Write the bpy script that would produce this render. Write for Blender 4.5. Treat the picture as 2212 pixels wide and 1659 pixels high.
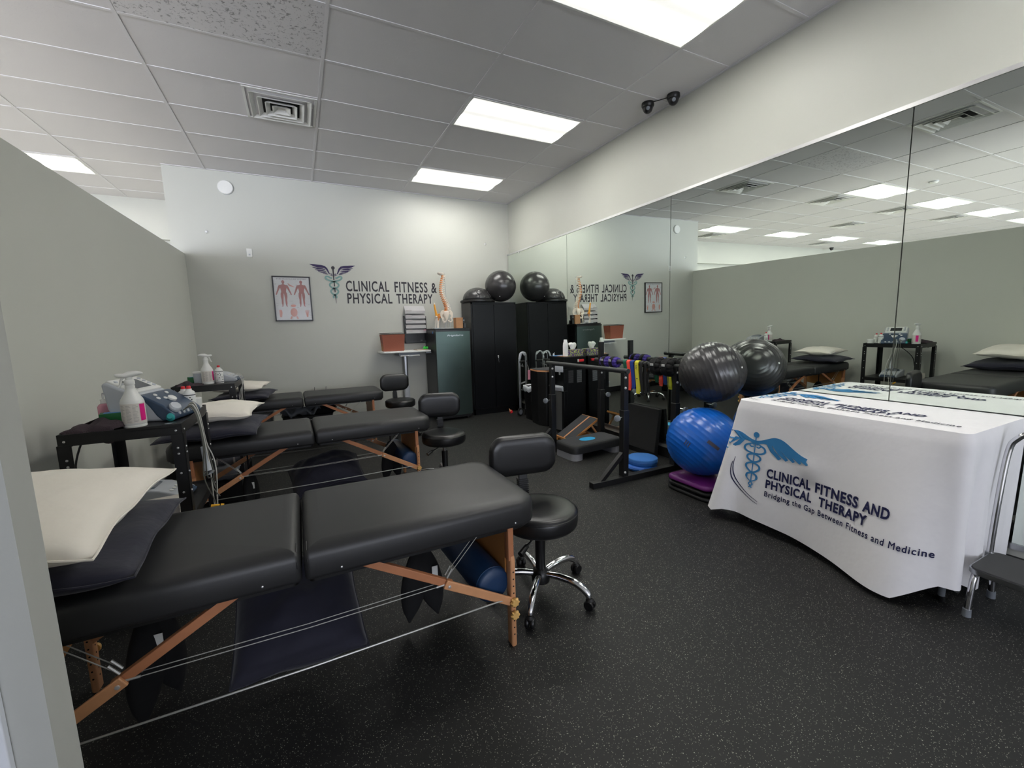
import bpy, math, random
from mathutils import Matrix, Vector
R_=math.radians; PI=math.pi
random.seed(7)
sc=bpy.context.scene
for o in list(bpy.data.objects): bpy.data.objects.remove(o)
C=sc.collection
# ------------------------------------------------------------------ camera, world, light, exposure
CH=1.38                     # lens height
yaw,pitch,roll=0.459657724,-0.131844579,-0.0252604777
fv=Vector((math.sin(yaw)*math.cos(pitch),math.cos(yaw)*math.cos(pitch),math.sin(pitch)))
rv=Vector((math.cos(yaw),-math.sin(yaw),0)); uv=rv.cross(fv)
r2=rv*math.cos(roll)+uv*math.sin(roll); u2=-rv*math.sin(roll)+uv*math.cos(roll)
cd=bpy.data.cameras.new('camera'); cam=bpy.data.objects.new('camera',cd); C.objects.link(cam)
cd.sensor_fit='HORIZONTAL'; cd.sensor_width=36; cd.lens=919.25/2212*36; cd.clip_start=.02; cd.clip_end=60
cam.matrix_world=Matrix(((r2.x,u2.x,-fv.x,0),(r2.y,u2.y,-fv.y,0),(r2.z,u2.z,-fv.z,CH),(0,0,0,1)))
sc.camera=cam
w=bpy.data.worlds.new('world'); sc.world=w; w.use_nodes=True
w.node_tree.nodes['Background'].inputs[0].default_value=(.55,.62,.8,1); w.node_tree.nodes['Background'].inputs[1].default_value=.35
sc.view_settings.view_transform='Standard'; sc.view_settings.look='None'; sc.view_settings.gamma=1
sc.view_settings.use_curve_mapping=False; sc.view_settings.exposure=0.65
def area(name,loc,size,power,col,rot):
    l=bpy.data.lights.new(name,'AREA'); l.shape='RECTANGLE'; l.size,l.size_y=size; l.energy=power; l.color=col
    o=bpy.data.objects.new(name,l); C.objects.link(o); o.location=loc; o.rotation_euler=rot; return o
# daylight that comes in through the shop front behind the camera
area('daylight_left',(-7.2,-7.25,1.5),(8.4,2.6),1050,(.84,.88,1),(R_(106),0,0))
area('daylight_right',(.6,-7.25,1.5),(4.4,2.6),170,(.84,.88,1),(R_(122),0,0))
LENS=27.0     # troffer tube brightness

# ------------------------------------------------------------------ materials
def srgb(*c):
    return tuple(((x/255)/12.92 if x/255<=.04045 else ((x/255+.055)/1.055)**2.4) for x in c)+(1,)
MATS={}
def mat(name,col,rough=.6,metal=0,spec=.5,noise=0,nscale=40,bump=0,bscale=200,coat=0,alpha=1,trans=0,sheen=0,emit=None,bdist=.002):
    m=bpy.data.materials.new(name); m.use_nodes=True; nt=m.node_tree; b=nt.nodes['Principled BSDF']
    c=srgb(*col) if max(col)>1 else tuple(col)+(1,)
    b.inputs['Base Color'].default_value=c; b.inputs['Roughness'].default_value=rough; b.inputs['Metallic'].default_value=metal
    b.inputs['Specular IOR Level'].default_value=spec; b.inputs['Coat Weight'].default_value=coat; b.inputs['Alpha'].default_value=alpha
    b.inputs['Transmission Weight'].default_value=trans; b.inputs['Sheen Weight'].default_value=sheen
    if emit: b.inputs['Emission Color'].default_value=c; b.inputs['Emission Strength'].default_value=emit
    tc=nt.nodes.new('ShaderNodeTexCoord')
    n=nt.nodes.new('ShaderNodeTexNoise'); n.inputs['Scale'].default_value=nscale; n.inputs['Detail'].default_value=4
    nt.links.new(tc.outputs['Object'],n.inputs['Vector'])
    mx=nt.nodes.new('ShaderNodeMix'); mx.data_type='RGBA'; k=max(noise,.02)
    mx.inputs[6].default_value=tuple(x*(1-k) for x in c[:3])+(1,); mx.inputs[7].default_value=tuple(min(1,x*(1+k)) for x in c[:3])+(1,)
    nt.links.new(n.outputs['Fac'],mx.inputs[0]); nt.links.new(mx.outputs[2],b.inputs['Base Color'])
    if bump:
        n2=nt.nodes.new('ShaderNodeTexNoise'); n2.inputs['Scale'].default_value=bscale; n2.inputs['Detail'].default_value=3
        nt.links.new(tc.outputs['Object'],n2.inputs['Vector'])
        bp=nt.nodes.new('ShaderNodeBump'); bp.inputs['Strength'].default_value=bump; bp.inputs['Distance'].default_value=bdist
        nt.links.new(n2.outputs['Fac'],bp.inputs['Height']); nt.links.new(bp.outputs['Normal'],b.inputs['Normal'])
    MATS[name]=m; return m
M={}
M['wall']=mat('wall_paint',(188,189,181),.5,noise=.03,nscale=1.5,bump=.12,bscale=90)
M['sage']=mat('sage_wall_paint',(208,209,201),.6,noise=.03,nscale=1.3,bump=.12,bscale=90)
M['post']=mat('grey_wall_paint',(176,177,172),.6,bump=.12,bscale=90)
M['trimw']=mat('white_trim_paint',(225,228,235),.4)
M['vinyl']=mat('black_vinyl',(38,38,39),.42,spec=.5,noise=.08,nscale=9,bump=.25,bscale=420,bdist=.0006)
M['vinyl2']=mat('black_stool_vinyl',(24,24,25),.33,bump=.2,bscale=420,bdist=.0005)
M['plastic']=mat('black_plastic',(15,15,16),.38)
M['steel_black']=mat('black_powder_coated_steel',(17,17,18),.42,bump=.1,bscale=600)
M['rail']=mat('grey_rubber_grip',(44,45,46),.55)
M['chrome']=mat('chrome',(225,225,228),.1,metal=1)
M['alu']=mat('brushed_aluminium',(175,177,180),.3,metal=1)
M['bolt']=mat('zinc_bolt',(215,215,215),.3,metal=.6)
M['cable']=mat('steel_cable',(178,178,174),.35,metal=.5)
M['white']=mat('white_plastic',(228,228,224),.4)
M['offw']=mat('off_white_cotton',(236,229,217),.9,noise=.04,nscale=5,bump=.3,bscale=18,bdist=.006,sheen=.2)
M['navy']=mat('navy_cotton',(25,25,42),.85,noise=.15,nscale=6,bump=.5,bscale=16,bdist=.008,sheen=.15)
M['blackcloth']=mat('black_cloth',(15,15,17),.9,noise=.1,bump=.4,bscale=20,bdist=.006)
M['bolster']=mat('dark_blue_vinyl',(22,52,88),.45,noise=.1,nscale=10,bump=.2,bscale=60)
M['wood']=mat('beech_wood',(176,116,80),.45,noise=.12,nscale=25)
M['woodl']=mat('light_beech_wood',(205,148,105),.45,noise=.1,nscale=25)
M['ply']=mat('birch_plywood',(190,130,72),.4,noise=.12,nscale=12)
M['knob']=mat('pine_knob',(214,170,100),.5)
M['greyp']=mat('light_grey_plastic',(186,190,196),.4)
M['greyd']=mat('mid_grey_plastic',(125,130,137),.45)
M['slate']=mat('slate_blue_plastic',(52,70,92),.35)
M['teal']=mat('teal_plastic',(50,150,150),.35)
M['screen']=mat('dark_screen',(22,26,32),.12)
M['red']=mat('red_plastic',(214,32,44),.4)
M['magenta']=mat('magenta_label',(224,20,130),.5)
M['labelw']=mat('printed_paper_label',(214,208,200),.55)
M['labelg']=mat('label_print_grey',(150,146,142),.6)
M['green']=mat('green_carton',(20,105,48),.5,noise=.1,nscale=30)
M['bluep']=mat('blue_print',(70,140,205),.5)
M['pink']=mat('pink_liquid_plastic',(222,150,170),.25,alpha=.85)
M['clear']=mat('clear_plastic',(225,225,230),.1,alpha=.35)
M['towel']=mat('plum_grey_towel',(66,54,60),.95,noise=.2,nscale=200,bump=.9,bscale=260,bdist=.004)
M['cordg']=mat('grey_cord',(96,96,88),.5)
M['cordw']=mat('white_cord',(205,203,196),.5)
M['cordb']=mat('black_cord',(22,22,24),.5)
M['yellow']=mat('yellow_plastic',(238,178,40),.45)
M['paper']=mat('white_paper',(228,228,226),.8)
M['folder']=mat('grey_hanging_folder',(182,181,182),.7)
M['brown']=mat('rust_brown_fiberboard',(142,78,58),.7,noise=.1,nscale=60)
M['card']=mat('kraft_cardboard',(178,132,94),.75,noise=.08)
M['toyg']=mat('green_rubber',(50,185,62),.4)
M['bone']=mat('bone_plastic',(232,222,208),.45)
M['bone_o']=mat('orange_disc_plastic',(226,140,72),.45)
M['liga']=mat('amber_ligament_plastic',(232,160,40),.4)
M['cabinet']=mat('black_cabinet_steel',(12,13,15),.36,spec=.2,bump=.05,bscale=300)
M['cabside']=mat('satin_grey_steel_side',(62,61,61),.4)
M['fridgeside']=mat('black_fridge_side',(20,21,22),.35)
M['ballg']=mat('charcoal_ball_rubber',(50,49,50),.27,spec=.6)
M['ballb']=mat('blue_ball_rubber',(14,94,190),.28,spec=.6)
M['pad']=mat('blue_foam',(50,112,185),.75,noise=.08,nscale=60,bump=.3,bscale=120)
M['padd']=mat('blue_rubber_disc',(22,92,178),.45)
M['purple']=mat('purple_riser_plastic',(112,34,118),.42)
M['stepb']=mat('black_step_plastic',(24,25,26),.55,bump=.5,bscale=350)
M['stepg']=mat('grey_riser_plastic',(132,132,136),.55)
M['cyan']=mat('light_blue_badge',(44,160,215),.5)
M['gripb']=mat('dark_grip_tape',(56,57,60),.85,bump=.4,bscale=600)
M['foamb']=mat('black_foam_board',(28,28,29),.7,bump=.3,bscale=260)
M['purpw']=mat('violet_neoprene',(66,46,140),.7,bump=.3)
M['b_green']=mat('green_band',(24,98,76),.6); M['b_red']=mat('coral_band',(250,82,66),.6)
M['b_blue']=mat('blue_band',(32,64,150),.6); M['b_yel']=mat('yellow_band',(226,218,66),.6); M['b_blk']=mat('black_band',(32,32,34),.6)
M['tissue']=mat('tissue_paper',(238,238,234),.9)
M['print_navy']=mat('navy_print',(18,22,70),.8)
M['print_blue']=mat('blue_cloth_print',(52,128,184),.8)
M['decal_dark']=mat('charcoal_vinyl_decal',(44,42,50),.6)
M['decal_purple']=mat('indigo_vinyl_decal',(45,30,78),.6)
M['decal_teal']=mat('teal_grey_vinyl_decal',(120,156,152),.6)
M['poster']=mat('poster_paper',(196,196,200),.5)
M['flesh']=mat('printed_muscle_red',(150,56,52),.6,noise=.4,nscale=60)
M['flesh2']=mat('printed_pale_red',(196,120,105),.6,noise=.2,nscale=60)
M['ink']=mat('printed_ink',(70,66,80),.6)
M['frame']=mat('black_picture_frame',(24,22,26),.35)
M['liner']=mat('translucent_white_liner',(206,210,216),.35,bump=.6,bscale=30,bdist=.01)
M['tread']=mat('ribbed_black_tread',(58,58,60),.7,bump=.4,bscale=500)
M['hole']=mat('dark_hole',(8,8,8),.9)
M['bookclip']=mat('pale_grey_tab',(176,172,172),.6)
M['trayg']=mat('translucent_grey_tray',(120,124,122),.35)
M['dkfloor']=mat('black_rubber_base',(16,16,17),.5)
def newmat(name):
    m=bpy.data.materials.new(name); m.use_nodes=True; return m,m.node_tree,m.node_tree.nodes['Principled BSDF']
def nd(nt,t,**k):
    n=nt.nodes.new(t)
    for a,v in k.items():
        if a.startswith('i_'): n.inputs[int(a[2:])].default_value=v
        else: setattr(n,a,v)
    return n
def floor_mat():
    m,nt,b=newmat('speckled_rubber_floor'); L=nt.links.new
    tc=nd(nt,'ShaderNodeTexCoord'); 
    fac=None
    for sca,th,dens in ((210,.24,.72),(120,.20,.80)):
        v=nd(nt,'ShaderNodeTexVoronoi'); v.inputs['Scale'].default_value=sca; v.inputs['Randomness'].default_value=1
        wn=nd(nt,'ShaderNodeTexNoise'); wn.inputs['Scale'].default_value=sca*1.2
        vm=nd(nt,'ShaderNodeVectorMath',operation='MULTIPLY_ADD'); vm.inputs[1].default_value=(.006,.006,.006)
        L(tc.outputs['Object'],wn.inputs['Vector']); L(wn.outputs['Color'],vm.inputs[0]); L(tc.outputs['Object'],vm.inputs[2]); L(vm.outputs[0],v.inputs['Vector'])
        lt=nd(nt,'ShaderNodeMath',operation='LESS_THAN'); lt.inputs[1].default_value=th; L(v.outputs['Distance'],lt.inputs[0])
        sp=nd(nt,'ShaderNodeSeparateColor'); L(v.outputs['Color'],sp.inputs[0])
        gt=nd(nt,'ShaderNodeMath',operation='GREATER_THAN'); gt.inputs[1].default_value=dens; L(sp.outputs[0],gt.inputs[0])
        mu=nd(nt,'ShaderNodeMath',operation='MULTIPLY'); L(lt.outputs[0],mu.inputs[0]); L(gt.outputs[0],mu.inputs[1])
        if fac is None: fac=mu.outputs[0]
        else:
            mm=nd(nt,'ShaderNodeMath',operation='MAXIMUM'); L(fac,mm.inputs[0]); L(mu.outputs[0],mm.inputs[1]); fac=mm.outputs[0]
    n=nd(nt,'ShaderNodeTexNoise'); n.inputs['Scale'].default_value=1.6; n.inputs['Detail'].default_value=5; L(tc.outputs['Object'],n.inputs['Vector'])
    base=nd(nt,'ShaderNodeMix',data_type='RGBA'); base.inputs[6].default_value=srgb(21,21,21); base.inputs[7].default_value=srgb(31,31,31); L(n.outputs['Fac'],base.inputs[0])
    mx=nd(nt,'ShaderNodeMix',data_type='RGBA'); mx.inputs[7].default_value=srgb(158,156,144); L(base.outputs[2],mx.inputs[6]); L(fac,mx.inputs[0]); L(mx.outputs[2],b.inputs['Base Color'])
    b.inputs['Roughness'].default_value=.55; b.inputs['Specular IOR Level'].default_value=.35
    n3=nd(nt,'ShaderNodeTexNoise'); n3.inputs['Scale'].default_value=300; L(tc.outputs['Object'],n3.inputs['Vector'])
    bp=nd(nt,'ShaderNodeBump'); bp.inputs['Strength'].default_value=.4; bp.inputs['Distance'].default_value=.001; L(n3.outputs['Fac'],bp.inputs['Height']); L(bp.outputs['Normal'],b.inputs['Normal'])
    return m
M['floor']=floor_mat(); M['floor2']=mat('pale_bounce_floor',(205,200,190),.4,noise=.06,nscale=3)
def tile_mat(name,amt,lo,hi,sx):
    m,nt,b=newmat(name); L=nt.links.new
    tc=nd(nt,'ShaderNodeTexCoord'); n=nd(nt,'ShaderNodeTexNoise'); n.inputs['Scale'].default_value=sx; n.inputs['Detail'].default_value=6; n.inputs['Roughness'].default_value=.7; n.inputs['Distortion'].default_value=.6
    L(tc.outputs['Object'],n.inputs['Vector'])
    r=nd(nt,'ShaderNodeMapRange'); r.inputs[1].default_value=lo; r.inputs[2].default_value=hi; L(n.outputs['Fac'],r.inputs[0])
    mx=nd(nt,'ShaderNodeMix',data_type='RGBA'); c=srgb(214,212,213); mx.inputs[7].default_value=c; mx.inputs[6].default_value=tuple(x*(1-amt) for x in c[:3])+(1,)
    L(r.outputs[0],mx.inputs[0]); L(mx.outputs[2],b.inputs['Base Color']); b.inputs['Roughness'].default_value=.9
    bp=nd(nt,'ShaderNodeBump'); bp.inputs['Strength'].default_value=.6; bp.inputs['Distance'].default_value=.003; L(r.outputs[0],bp.inputs['Height']); L(bp.outputs['Normal'],b.inputs['Normal'])
    return m
M['tile']=tile_mat('fine_acoustic_tile',.16,.30,.38,120); M['tile_f']=tile_mat('fissured_acoustic_tile',.55,.38,.44,42)
M['tbar']=mat('white_ceiling_bar',(214,212,214),.5)
def lens_mat():
    m,nt,b=newmat('lit_prismatic_lens'); L=nt.links.new
    tc=nd(nt,'ShaderNodeTexCoord'); sp=nd(nt,'ShaderNodeSeparateXYZ'); L(tc.outputs['Object'],sp.inputs[0])
    a=nd(nt,'ShaderNodeMath',operation='ABSOLUTE'); L(sp.outputs[1],a.inputs[0])
    s=nd(nt,'ShaderNodeMath',operation='SUBTRACT'); s.inputs[1].default_value=.14; L(a.outputs[0],s.inputs[0])
    q=nd(nt,'ShaderNodeMath',operation='POWER'); q.inputs[1].default_value=2; L(s.outputs[0],q.inputs[0])
    g=nd(nt,'ShaderNodeMath',operation='MULTIPLY'); g.inputs[1].default_value=-520; L(q.outputs[0],g.inputs[0])
    e=nd(nt,'ShaderNodeMath',operation='EXPONENT'); L(g.outputs[0],e.inputs[0])
    mm=nd(nt,'ShaderNodeMath',operation='MULTIPLY_ADD'); mm.inputs[1].default_value=LENS; mm.inputs[2].default_value=.50; L(e.outputs[0],mm.inputs[0])
    b.inputs['Emission Color'].default_value=(1,.985,.935,1); L(mm.outputs[0],b.inputs['Emission Strength'])
    b.inputs['Base Color'].default_value=(.8,.8,.78,1); b.inputs['Roughness'].default_value=.5
    return m
M['lens']=lens_mat()
def mirror_mat():
    m,nt,b=newmat('mirror_glass'); b.inputs['Metallic'].default_value=1; b.inputs['Roughness'].default_value=0.0
    b.inputs['Base Color'].default_value=(.80,.86,.80,1); return m
M['mirror']=mirror_mat()
def fridge_mat():
    m,nt,b=newmat('brushed_steel_fridge_door'); L=nt.links.new
    tc=nd(nt,'ShaderNodeTexCoord'); mp=nd(nt,'ShaderNodeMapping'); mp.inputs['Scale'].default_value=(1.5,1,18); L(tc.outputs['Object'],mp.inputs['Vector'])
    n=nd(nt,'ShaderNodeTexNoise'); n.inputs['Scale'].default_value=3; n.inputs['Detail'].default_value=5; L(mp.outputs[0],n.inputs['Vector'])
    r=nd(nt,'ShaderNodeMapRange'); r.inputs[3].default_value=.22; r.inputs[4].default_value=.42; L(n.outputs['Fac'],r.inputs[0]); L(r.outputs[0],b.inputs['Roughness'])
    b.inputs['Base Color'].default_value=srgb(78,92,88); b.inputs['Metallic'].default_value=.85; return m
M['fridge']=fridge_mat()
def tissuebox_mat():
    m,nt,b=newmat('floral_tissue_box_print'); L=nt.links.new
    tc=nd(nt,'ShaderNodeTexCoord'); v=nd(nt,'ShaderNodeTexVoronoi'); v.inputs['Scale'].default_value=42; L(tc.outputs['Object'],v.inputs['Vector'])
    n=nd(nt,'ShaderNodeTexNoise'); n.inputs['Scale'].default_value=30; n.inputs['Distortion'].default_value=2.5; L(tc.outputs['Object'],n.inputs['Vector'])
    cr=nd(nt,'ShaderNodeValToRGB'); e=cr.color_ramp; e.interpolation='CONSTANT'
    e.elements[0].position=0; e.elements[0].color=srgb(82,40,120); e.elements[1].position=.53; e.elements[1].color=srgb(150,205,70)
    for p_,c_ in ((.40,(50,30,80)),(.45,(92,46,130)),(.58,(214,140,60)),(.62,(60,130,120)),(.66,(200,225,130))):
        x=e.elements.new(p_); x.color=srgb(*c_)
    L(n.outputs['Fac'],cr.inputs[0]); L(cr.outputs[0],b.inputs['Base Color']); b.inputs['Roughness'].default_value=.5; return m
M['tissuebox']=tissuebox_mat()

# ------------------------------------------------------------------ mesh helpers
def lerp(a,b,t): return a+(b-a)*t
class MB:
    def __init__(s): s.v=[]; s.f=[]
    def add(s,vs,fs):
        k=len(s.v); s.v+= [Vector(v) for v in vs]; s.f+= [tuple(i+k for i in f) for f in fs]; return s
    def box(s,x0,x1,y0,y1,z0,z1,rot=None,piv=None):
        vs=[Vector((x,y,z)) for z in (z0,z1) for y in (y0,y1) for x in (x0,x1)]
        if rot is not None:
            p=Vector(piv) if piv else Vector(((x0+x1)/2,(y0+y1)/2,(z0+z1)/2)); vs=[p+rot@(v-p) for v in vs]
        return s.add(vs,[(0,2,3,1),(4,5,7,6),(0,1,5,4),(2,6,7,3),(0,4,6,2),(1,3,7,5)])
    def rings(s,rings,caps=(True,True),closed=True):
        n=len(rings[0]); k=len(s.v)
        for r in rings: s.v+=[Vector(p) for p in r]
        for i in range(len(rings)-1):
            for j in range(n if closed else n-1):
                a=k+i*n+j; b=k+i*n+(j+1)%n; s.f.append((a,b,b+n,a+n))
        if caps[0]: s.f.append(tuple(k+j for j in reversed(range(n))))
        if caps[1]: s.f.append(tuple(k+(len(rings)-1)*n+j for j in range(n)))
        return s
    def beam(s,p0,p1,w,h,up=(0,0,1)):      # rectangular bar between two points
        p0=Vector(p0);p1=Vector(p1);d=(p1-p0).normalized(); a=d.cross(Vector(up)); 
        if a.length<1e-4: a=d.cross(Vector((1,0,0)))
        a.normalize(); b=a.cross(d)
        return s.rings([[p+a*(x*w/2)+b*(y*h/2) for x,y in ((-1,-1),(1,-1),(1,1),(-1,1))] for p in (p0,p1)])
    def tube(s,pts,r,n=10,caps=True,rs=None):
        pts=[Vector(p) for p in pts]; rr=[]; prev=None
        for i,p in enumerate(pts):
            d=(pts[min(i+1,len(pts)-1)]-pts[max(i-1,0)]).normalized()
            if prev is None: a=d.cross(Vector((0,0,1))); a=a if a.length>.05 else d.cross(Vector((1,0,0)))
            else: a=prev-d*prev.dot(d)
            a.normalize(); prev=a; b=d.cross(a); q=rs[i] if rs else r
            rr.append([p+a*(math.cos(2*PI*j/n)*q)+b*(math.sin(2*PI*j/n)*q) for j in range(n)])
        return s.rings(rr,(caps,caps))
    def cyl(s,p0,p1,r,r1=None,n=20): return s.tube([p0,p1],r,n,rs=[r,r if r1 is None else r1])
    def lathe(s,prof,c=(0,0,0),ax=(0,0,1),n=28,caps=True):
        ax=Vector(ax).normalized(); a=ax.cross(Vector((1,0,0))); a=a if a.length>.1 else ax.cross(Vector((0,1,0))); a.normalize(); b=ax.cross(a); c=Vector(c)
        return s.rings([[c+ax*z+a*(math.cos(2*PI*j/n)*max(r,1e-4))+b*(math.sin(2*PI*j/n)*max(r,1e-4)) for j in range(n)] for r,z in prof],(caps,caps))
    def rr(s,x0,x1,y0,y1,prof,rc=.03,n=6):    # rounded rectangle rings; prof=[(inset,z)]; rc scalar or 4 radii
        rcs=rc if isinstance(rc,(list,tuple)) else [rc]*4
        def ring(d,z):
            out=[]
            for (cx,cy,a0),r in zip(((x1,y1,0),(x0,y1,90),(x0,y0,180),(x1,y0,270)),rcs):
                sx=1 if cx==x1 else -1; sy=1 if cy==y1 else -1; q=max(r-d,.002)
                ox=cx-sx*(d+q); oy=cy-sy*(d+q)
                for i in range(n+1):
                    a=R_(a0+90*i/n); out.append(Vector((ox+q*math.cos(a),oy+q*math.sin(a),z)))
            return out
        return s.rings([ring(d,z) for d,z in prof])
    def prism(s,poly,z0,z1):
        return s.rings([[Vector((x,y,z)) for x,y in poly] for z in (z0,z1)])
    def sph(s,c,r,n=24,m=14,sz=1):
        c=Vector(c); return s.rings([[c+Vector((r*math.sin(PI*(i+.5*0)/m)*math.cos(2*PI*j/n),r*math.sin(PI*i/m)*math.sin(2*PI*j/n),-r*sz*math.cos(PI*i/m))) for j in range(n)] for i in [.02]+list(range(1,m))+[m-.02]])
    def xf(s,mt,k=0):
        for i in range(k,len(s.v)): s.v[i]=mt@s.v[i]
        return s
ROOTM={}
def link(o): C.objects.link(o); return o
def build(name,mb,m,parent=None,bevel=0,smooth=40,seg=2,label=None,kind=None,sub=0):
    me=bpy.data.meshes.new(name); M0=Matrix.Identity(4)
    p=parent
    while p is not None:
        if p in ROOTM: M0=ROOTM[p].inverted(); break
        p=p.parent
    vs=[M0@v for v in mb.v] if parent is not None else mb.v
    me.from_pydata([tuple(v) for v in vs],[],mb.f); me.validate(); 
    me.materials.append(M[m] if isinstance(m,str) else m)
    if smooth:
        me.polygons.foreach_set('use_smooth',[True]*len(me.polygons)); me.set_sharp_from_angle(angle=R_(smooth))
    me.update(); o=bpy.data.objects.new(name,me); link(o); o.parent=parent
    if bevel:
        b=o.modifiers.new('bevel','BEVEL'); b.width=bevel; b.segments=seg; b.limit_method='ANGLE'; b.angle_limit=R_(40); b.harden_normals=False
    if sub: s_=o.modifiers.new('sub','SUBSURF'); s_.levels=s_.render_levels=sub
    if label: o['label']=label
    if kind: o['kind']=kind
    return o
def B(*a,**k): return MB().box(*a,**k)
def thing(name,label,cat,loc=(0,0,0),rz=0,group=None):
    o=bpy.data.objects.new(name,None); o.empty_display_size=.05; link(o); o.location=loc; o.rotation_euler=(0,0,rz); o['label']=label; o['category']=cat
    if group: o['group']=group
    ROOTM[o]=Matrix.Translation(Vector(loc))@Matrix.Rotation(rz,4,'Z'); return o
def tagm(name,mb,m,label,cat,group=None,**k):      # a thing that is one mesh
    o=build(name,mb,m,None,**k); o['label']=label; o['category']=cat
    if group: o['group']=group
    # move origin to the base centre
    xs=[v.co for v in o.data.vertices]; c=Vector((sum(v.x for v in xs)/len(xs),sum(v.y for v in xs)/len(xs),min(v.z for v in xs)))
    o.data.transform(Matrix.Translation(-c)); o.location=c; return o
def dup(root,loc=None,rz=None,label=None,scale=None,skip=()):
    r=root.copy(); link(r)
    if loc is not None: r.location=loc
    if rz is not None: r.rotation_euler=(0,0,rz)
    if scale: r.scale=scale
    if label: r['label']=label
    for ch in list(root.children):
        if ch.name.split('.')[0] in skip: continue
        c=ch.copy(); link(c); c.parent=r
        for g in list(ch.children):
            d=g.copy(); link(d); d.parent=c
    return r
def struct(name,mb,m,parent=None,**k): return build(name,mb,m,parent,kind='structure',**k)
def text_mesh(txt,size=1,sx=1,off=0,sp=1,res=3):
    cu=bpy.data.curves.new('t','FONT'); cu.body=txt; cu.size=size; cu.offset=off; cu.space_character=sp; cu.resolution_u=res; cu.space_line=1
    o=bpy.data.objects.new('t',cu); link(o); dg=bpy.context.evaluated_depsgraph_get(); dg.update(); me=bpy.data.meshes.new_from_object(o.evaluated_get(dg))
    vs=[(v.co.x*sx,v.co.y) for v in me.vertices]; fs=[tuple(p.vertices) for p in me.polygons]
    bpy.data.objects.remove(o); bpy.data.curves.remove(cu); bpy.data.meshes.remove(me); return vs,fs
def fit(vs,x0,x1,y0,y1):                 # stretch flat shape into a box
    ax=min(v[0] for v in vs);bx=max(v[0] for v in vs);ay=min(v[1] for v in vs);by=max(v[1] for v in vs)
    return [(lerp(x0,x1,(v[0]-ax)/(bx-ax)),lerp(y0,y1,(v[1]-ay)/(by-ay))) for v in vs]
def ribbon(pts,w):                       # flat stroke; w scalar or per point
    vs=[];fs=[];n=len(pts)
    for i,p in enumerate(pts):
        a=pts[max(i-1,0)];b=pts[min(i+1,n-1)];dx,dy=b[0]-a[0],b[1]-a[1];l=math.hypot(dx,dy) or 1;q=(w[i] if isinstance(w,list) else w)/2
        vs+=[(p[0]-dy/l*q,p[1]+dx/l*q),(p[0]+dy/l*q,p[1]-dx/l*q)]
    for i in range(n-1): k=2*i; fs.append((k+1,k+3,k+2,k))
    return vs,fs
def disc(cx,cy,r,n=20,ry=None):
    return [(cx+r*math.cos(2*PI*i/n),cy+(ry or r)*math.sin(2*PI*i/n)) for i in range(n)],[tuple(range(n))]
def strip(up,lo):
    n=len(up); return list(up)+list(lo),[(i+n,i+1+n,i+1,i) for i in range(n-1)]
def flat(shapes,fn):                     # shapes=[(vs,fs)] mapped by fn(x,y)->xyz
    mb=MB()
    for vs,fs in shapes: mb.add([fn(x,y) for x,y in vs],fs)
    return mb
def bez(p,n=12):
    out=[]
    for i in range(n+1):
        t=i/n;a=(1-t)**3;b=3*t*(1-t)**2;c=3*t*t*(1-t);d=t**3
        out.append((a*p[0][0]+b*p[1][0]+c*p[2][0]+d*p[3][0],a*p[0][1]+b*p[1][1]+c*p[2][1]+d*p[3][1]))
    return out
def crv(pts,n=6):                        # catmull-rom through points
    pts=[Vector(p) for p in pts]; out=[]
    for i in range(len(pts)-1):
        p0=pts[max(i-1,0)];p1=pts[i];p2=pts[i+1];p3=pts[min(i+2,len(pts)-1)]
        for k in range(n):
            t=k/n; out.append(.5*((2*p1)+(-p0+p2)*t+(2*p0-5*p1+4*p2-p3)*t*t+(-p0+3*p1-3*p2+p3)*t**3))
    out.append(pts[-1]); return out
# ------------------------------------------------------------------ the setting
W=3.334; D=6.732; Z=3.4417; GX,GY,T=1.5538,3.7929,.6096; XL=-12.0; YF=-7.0; PX=-1.19
struct('floor',B(-1.31,W+.1,-1.8,9.4,-.06,0),'floor')
struct('floor_front',MB().box(XL,-1.31,YF,9.4,-.06,-.001).box(-1.31,W+.1,YF,-1.8,-.06,-.001),'floor2')  # unseen floor, made pale to bounce light up onto the ceiling
ce=struct('ceiling',B(XL,W+.1,YF,9.4,Z,Z+.05),'tile')
g=MB()
for k in range(-11,2):
    x=GX+2*T*k
    if XL<x<W: g.box(x-.012,x+.012,YF,9.4,Z-.005,Z+.01)
for k in range(-18,10):
    y=GY+T*k
    if YF<y<9.4: g.box(XL,W,y-.012,y+.012,Z-.004,Z+.01)
g.box(W-.022,W,YF,D,Z-.006,Z); g.box(-1.32,W,D-.022,D,Z-.006,Z)
struct('ceiling_grid',g,'tbar',ce)
struct('ceiling_tile',B(GX-4*T+.012,GX-2*T-.012,GY-T+.012,GY-.012,Z-.003,Z+.01),'tile_f',ce)
struct('wall_back',MB().box(-1.32,W+.1,D,D+.12,0,Z).box(-1.32,-1.2,D+.12,8.6,0,Z),'wall')
wr=struct('wall_right',B(W,W+.1,YF,D,0,Z),'wall')
mb=MB(); rnd=random.Random(3)     # patched plaster spots on the right wall
struct('wall_left',MB().rings([[(PX-.12,y,0),(PX,y,0),(PX,y,z),(PX-.12,y,z)] for y,z in ((.97,2.30),(D,2.40))]),'sage',smooth=0)
struct('wall_near_and_blocker',MB().box(-1.31,-.416,.90,.97,0,Z).box(-1.31,-1.19,-4.6,.90,0,Z),'post')  # second box: unseen wall added to block left daylight from the cloth
struct('trim_1',B(-1.19,-.462,.885,.90,0,Z-.01),'trimw',bevel=.003)
struct('wall_far',MB().box(XL,-1.32,8.57,8.7,0,2.86).box(XL,-1.2,8.45,8.57,2.86,Z),'wall')
struct('wall_side',B(XL-.1,XL,YF,9.4,0,Z),'wall')
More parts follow.
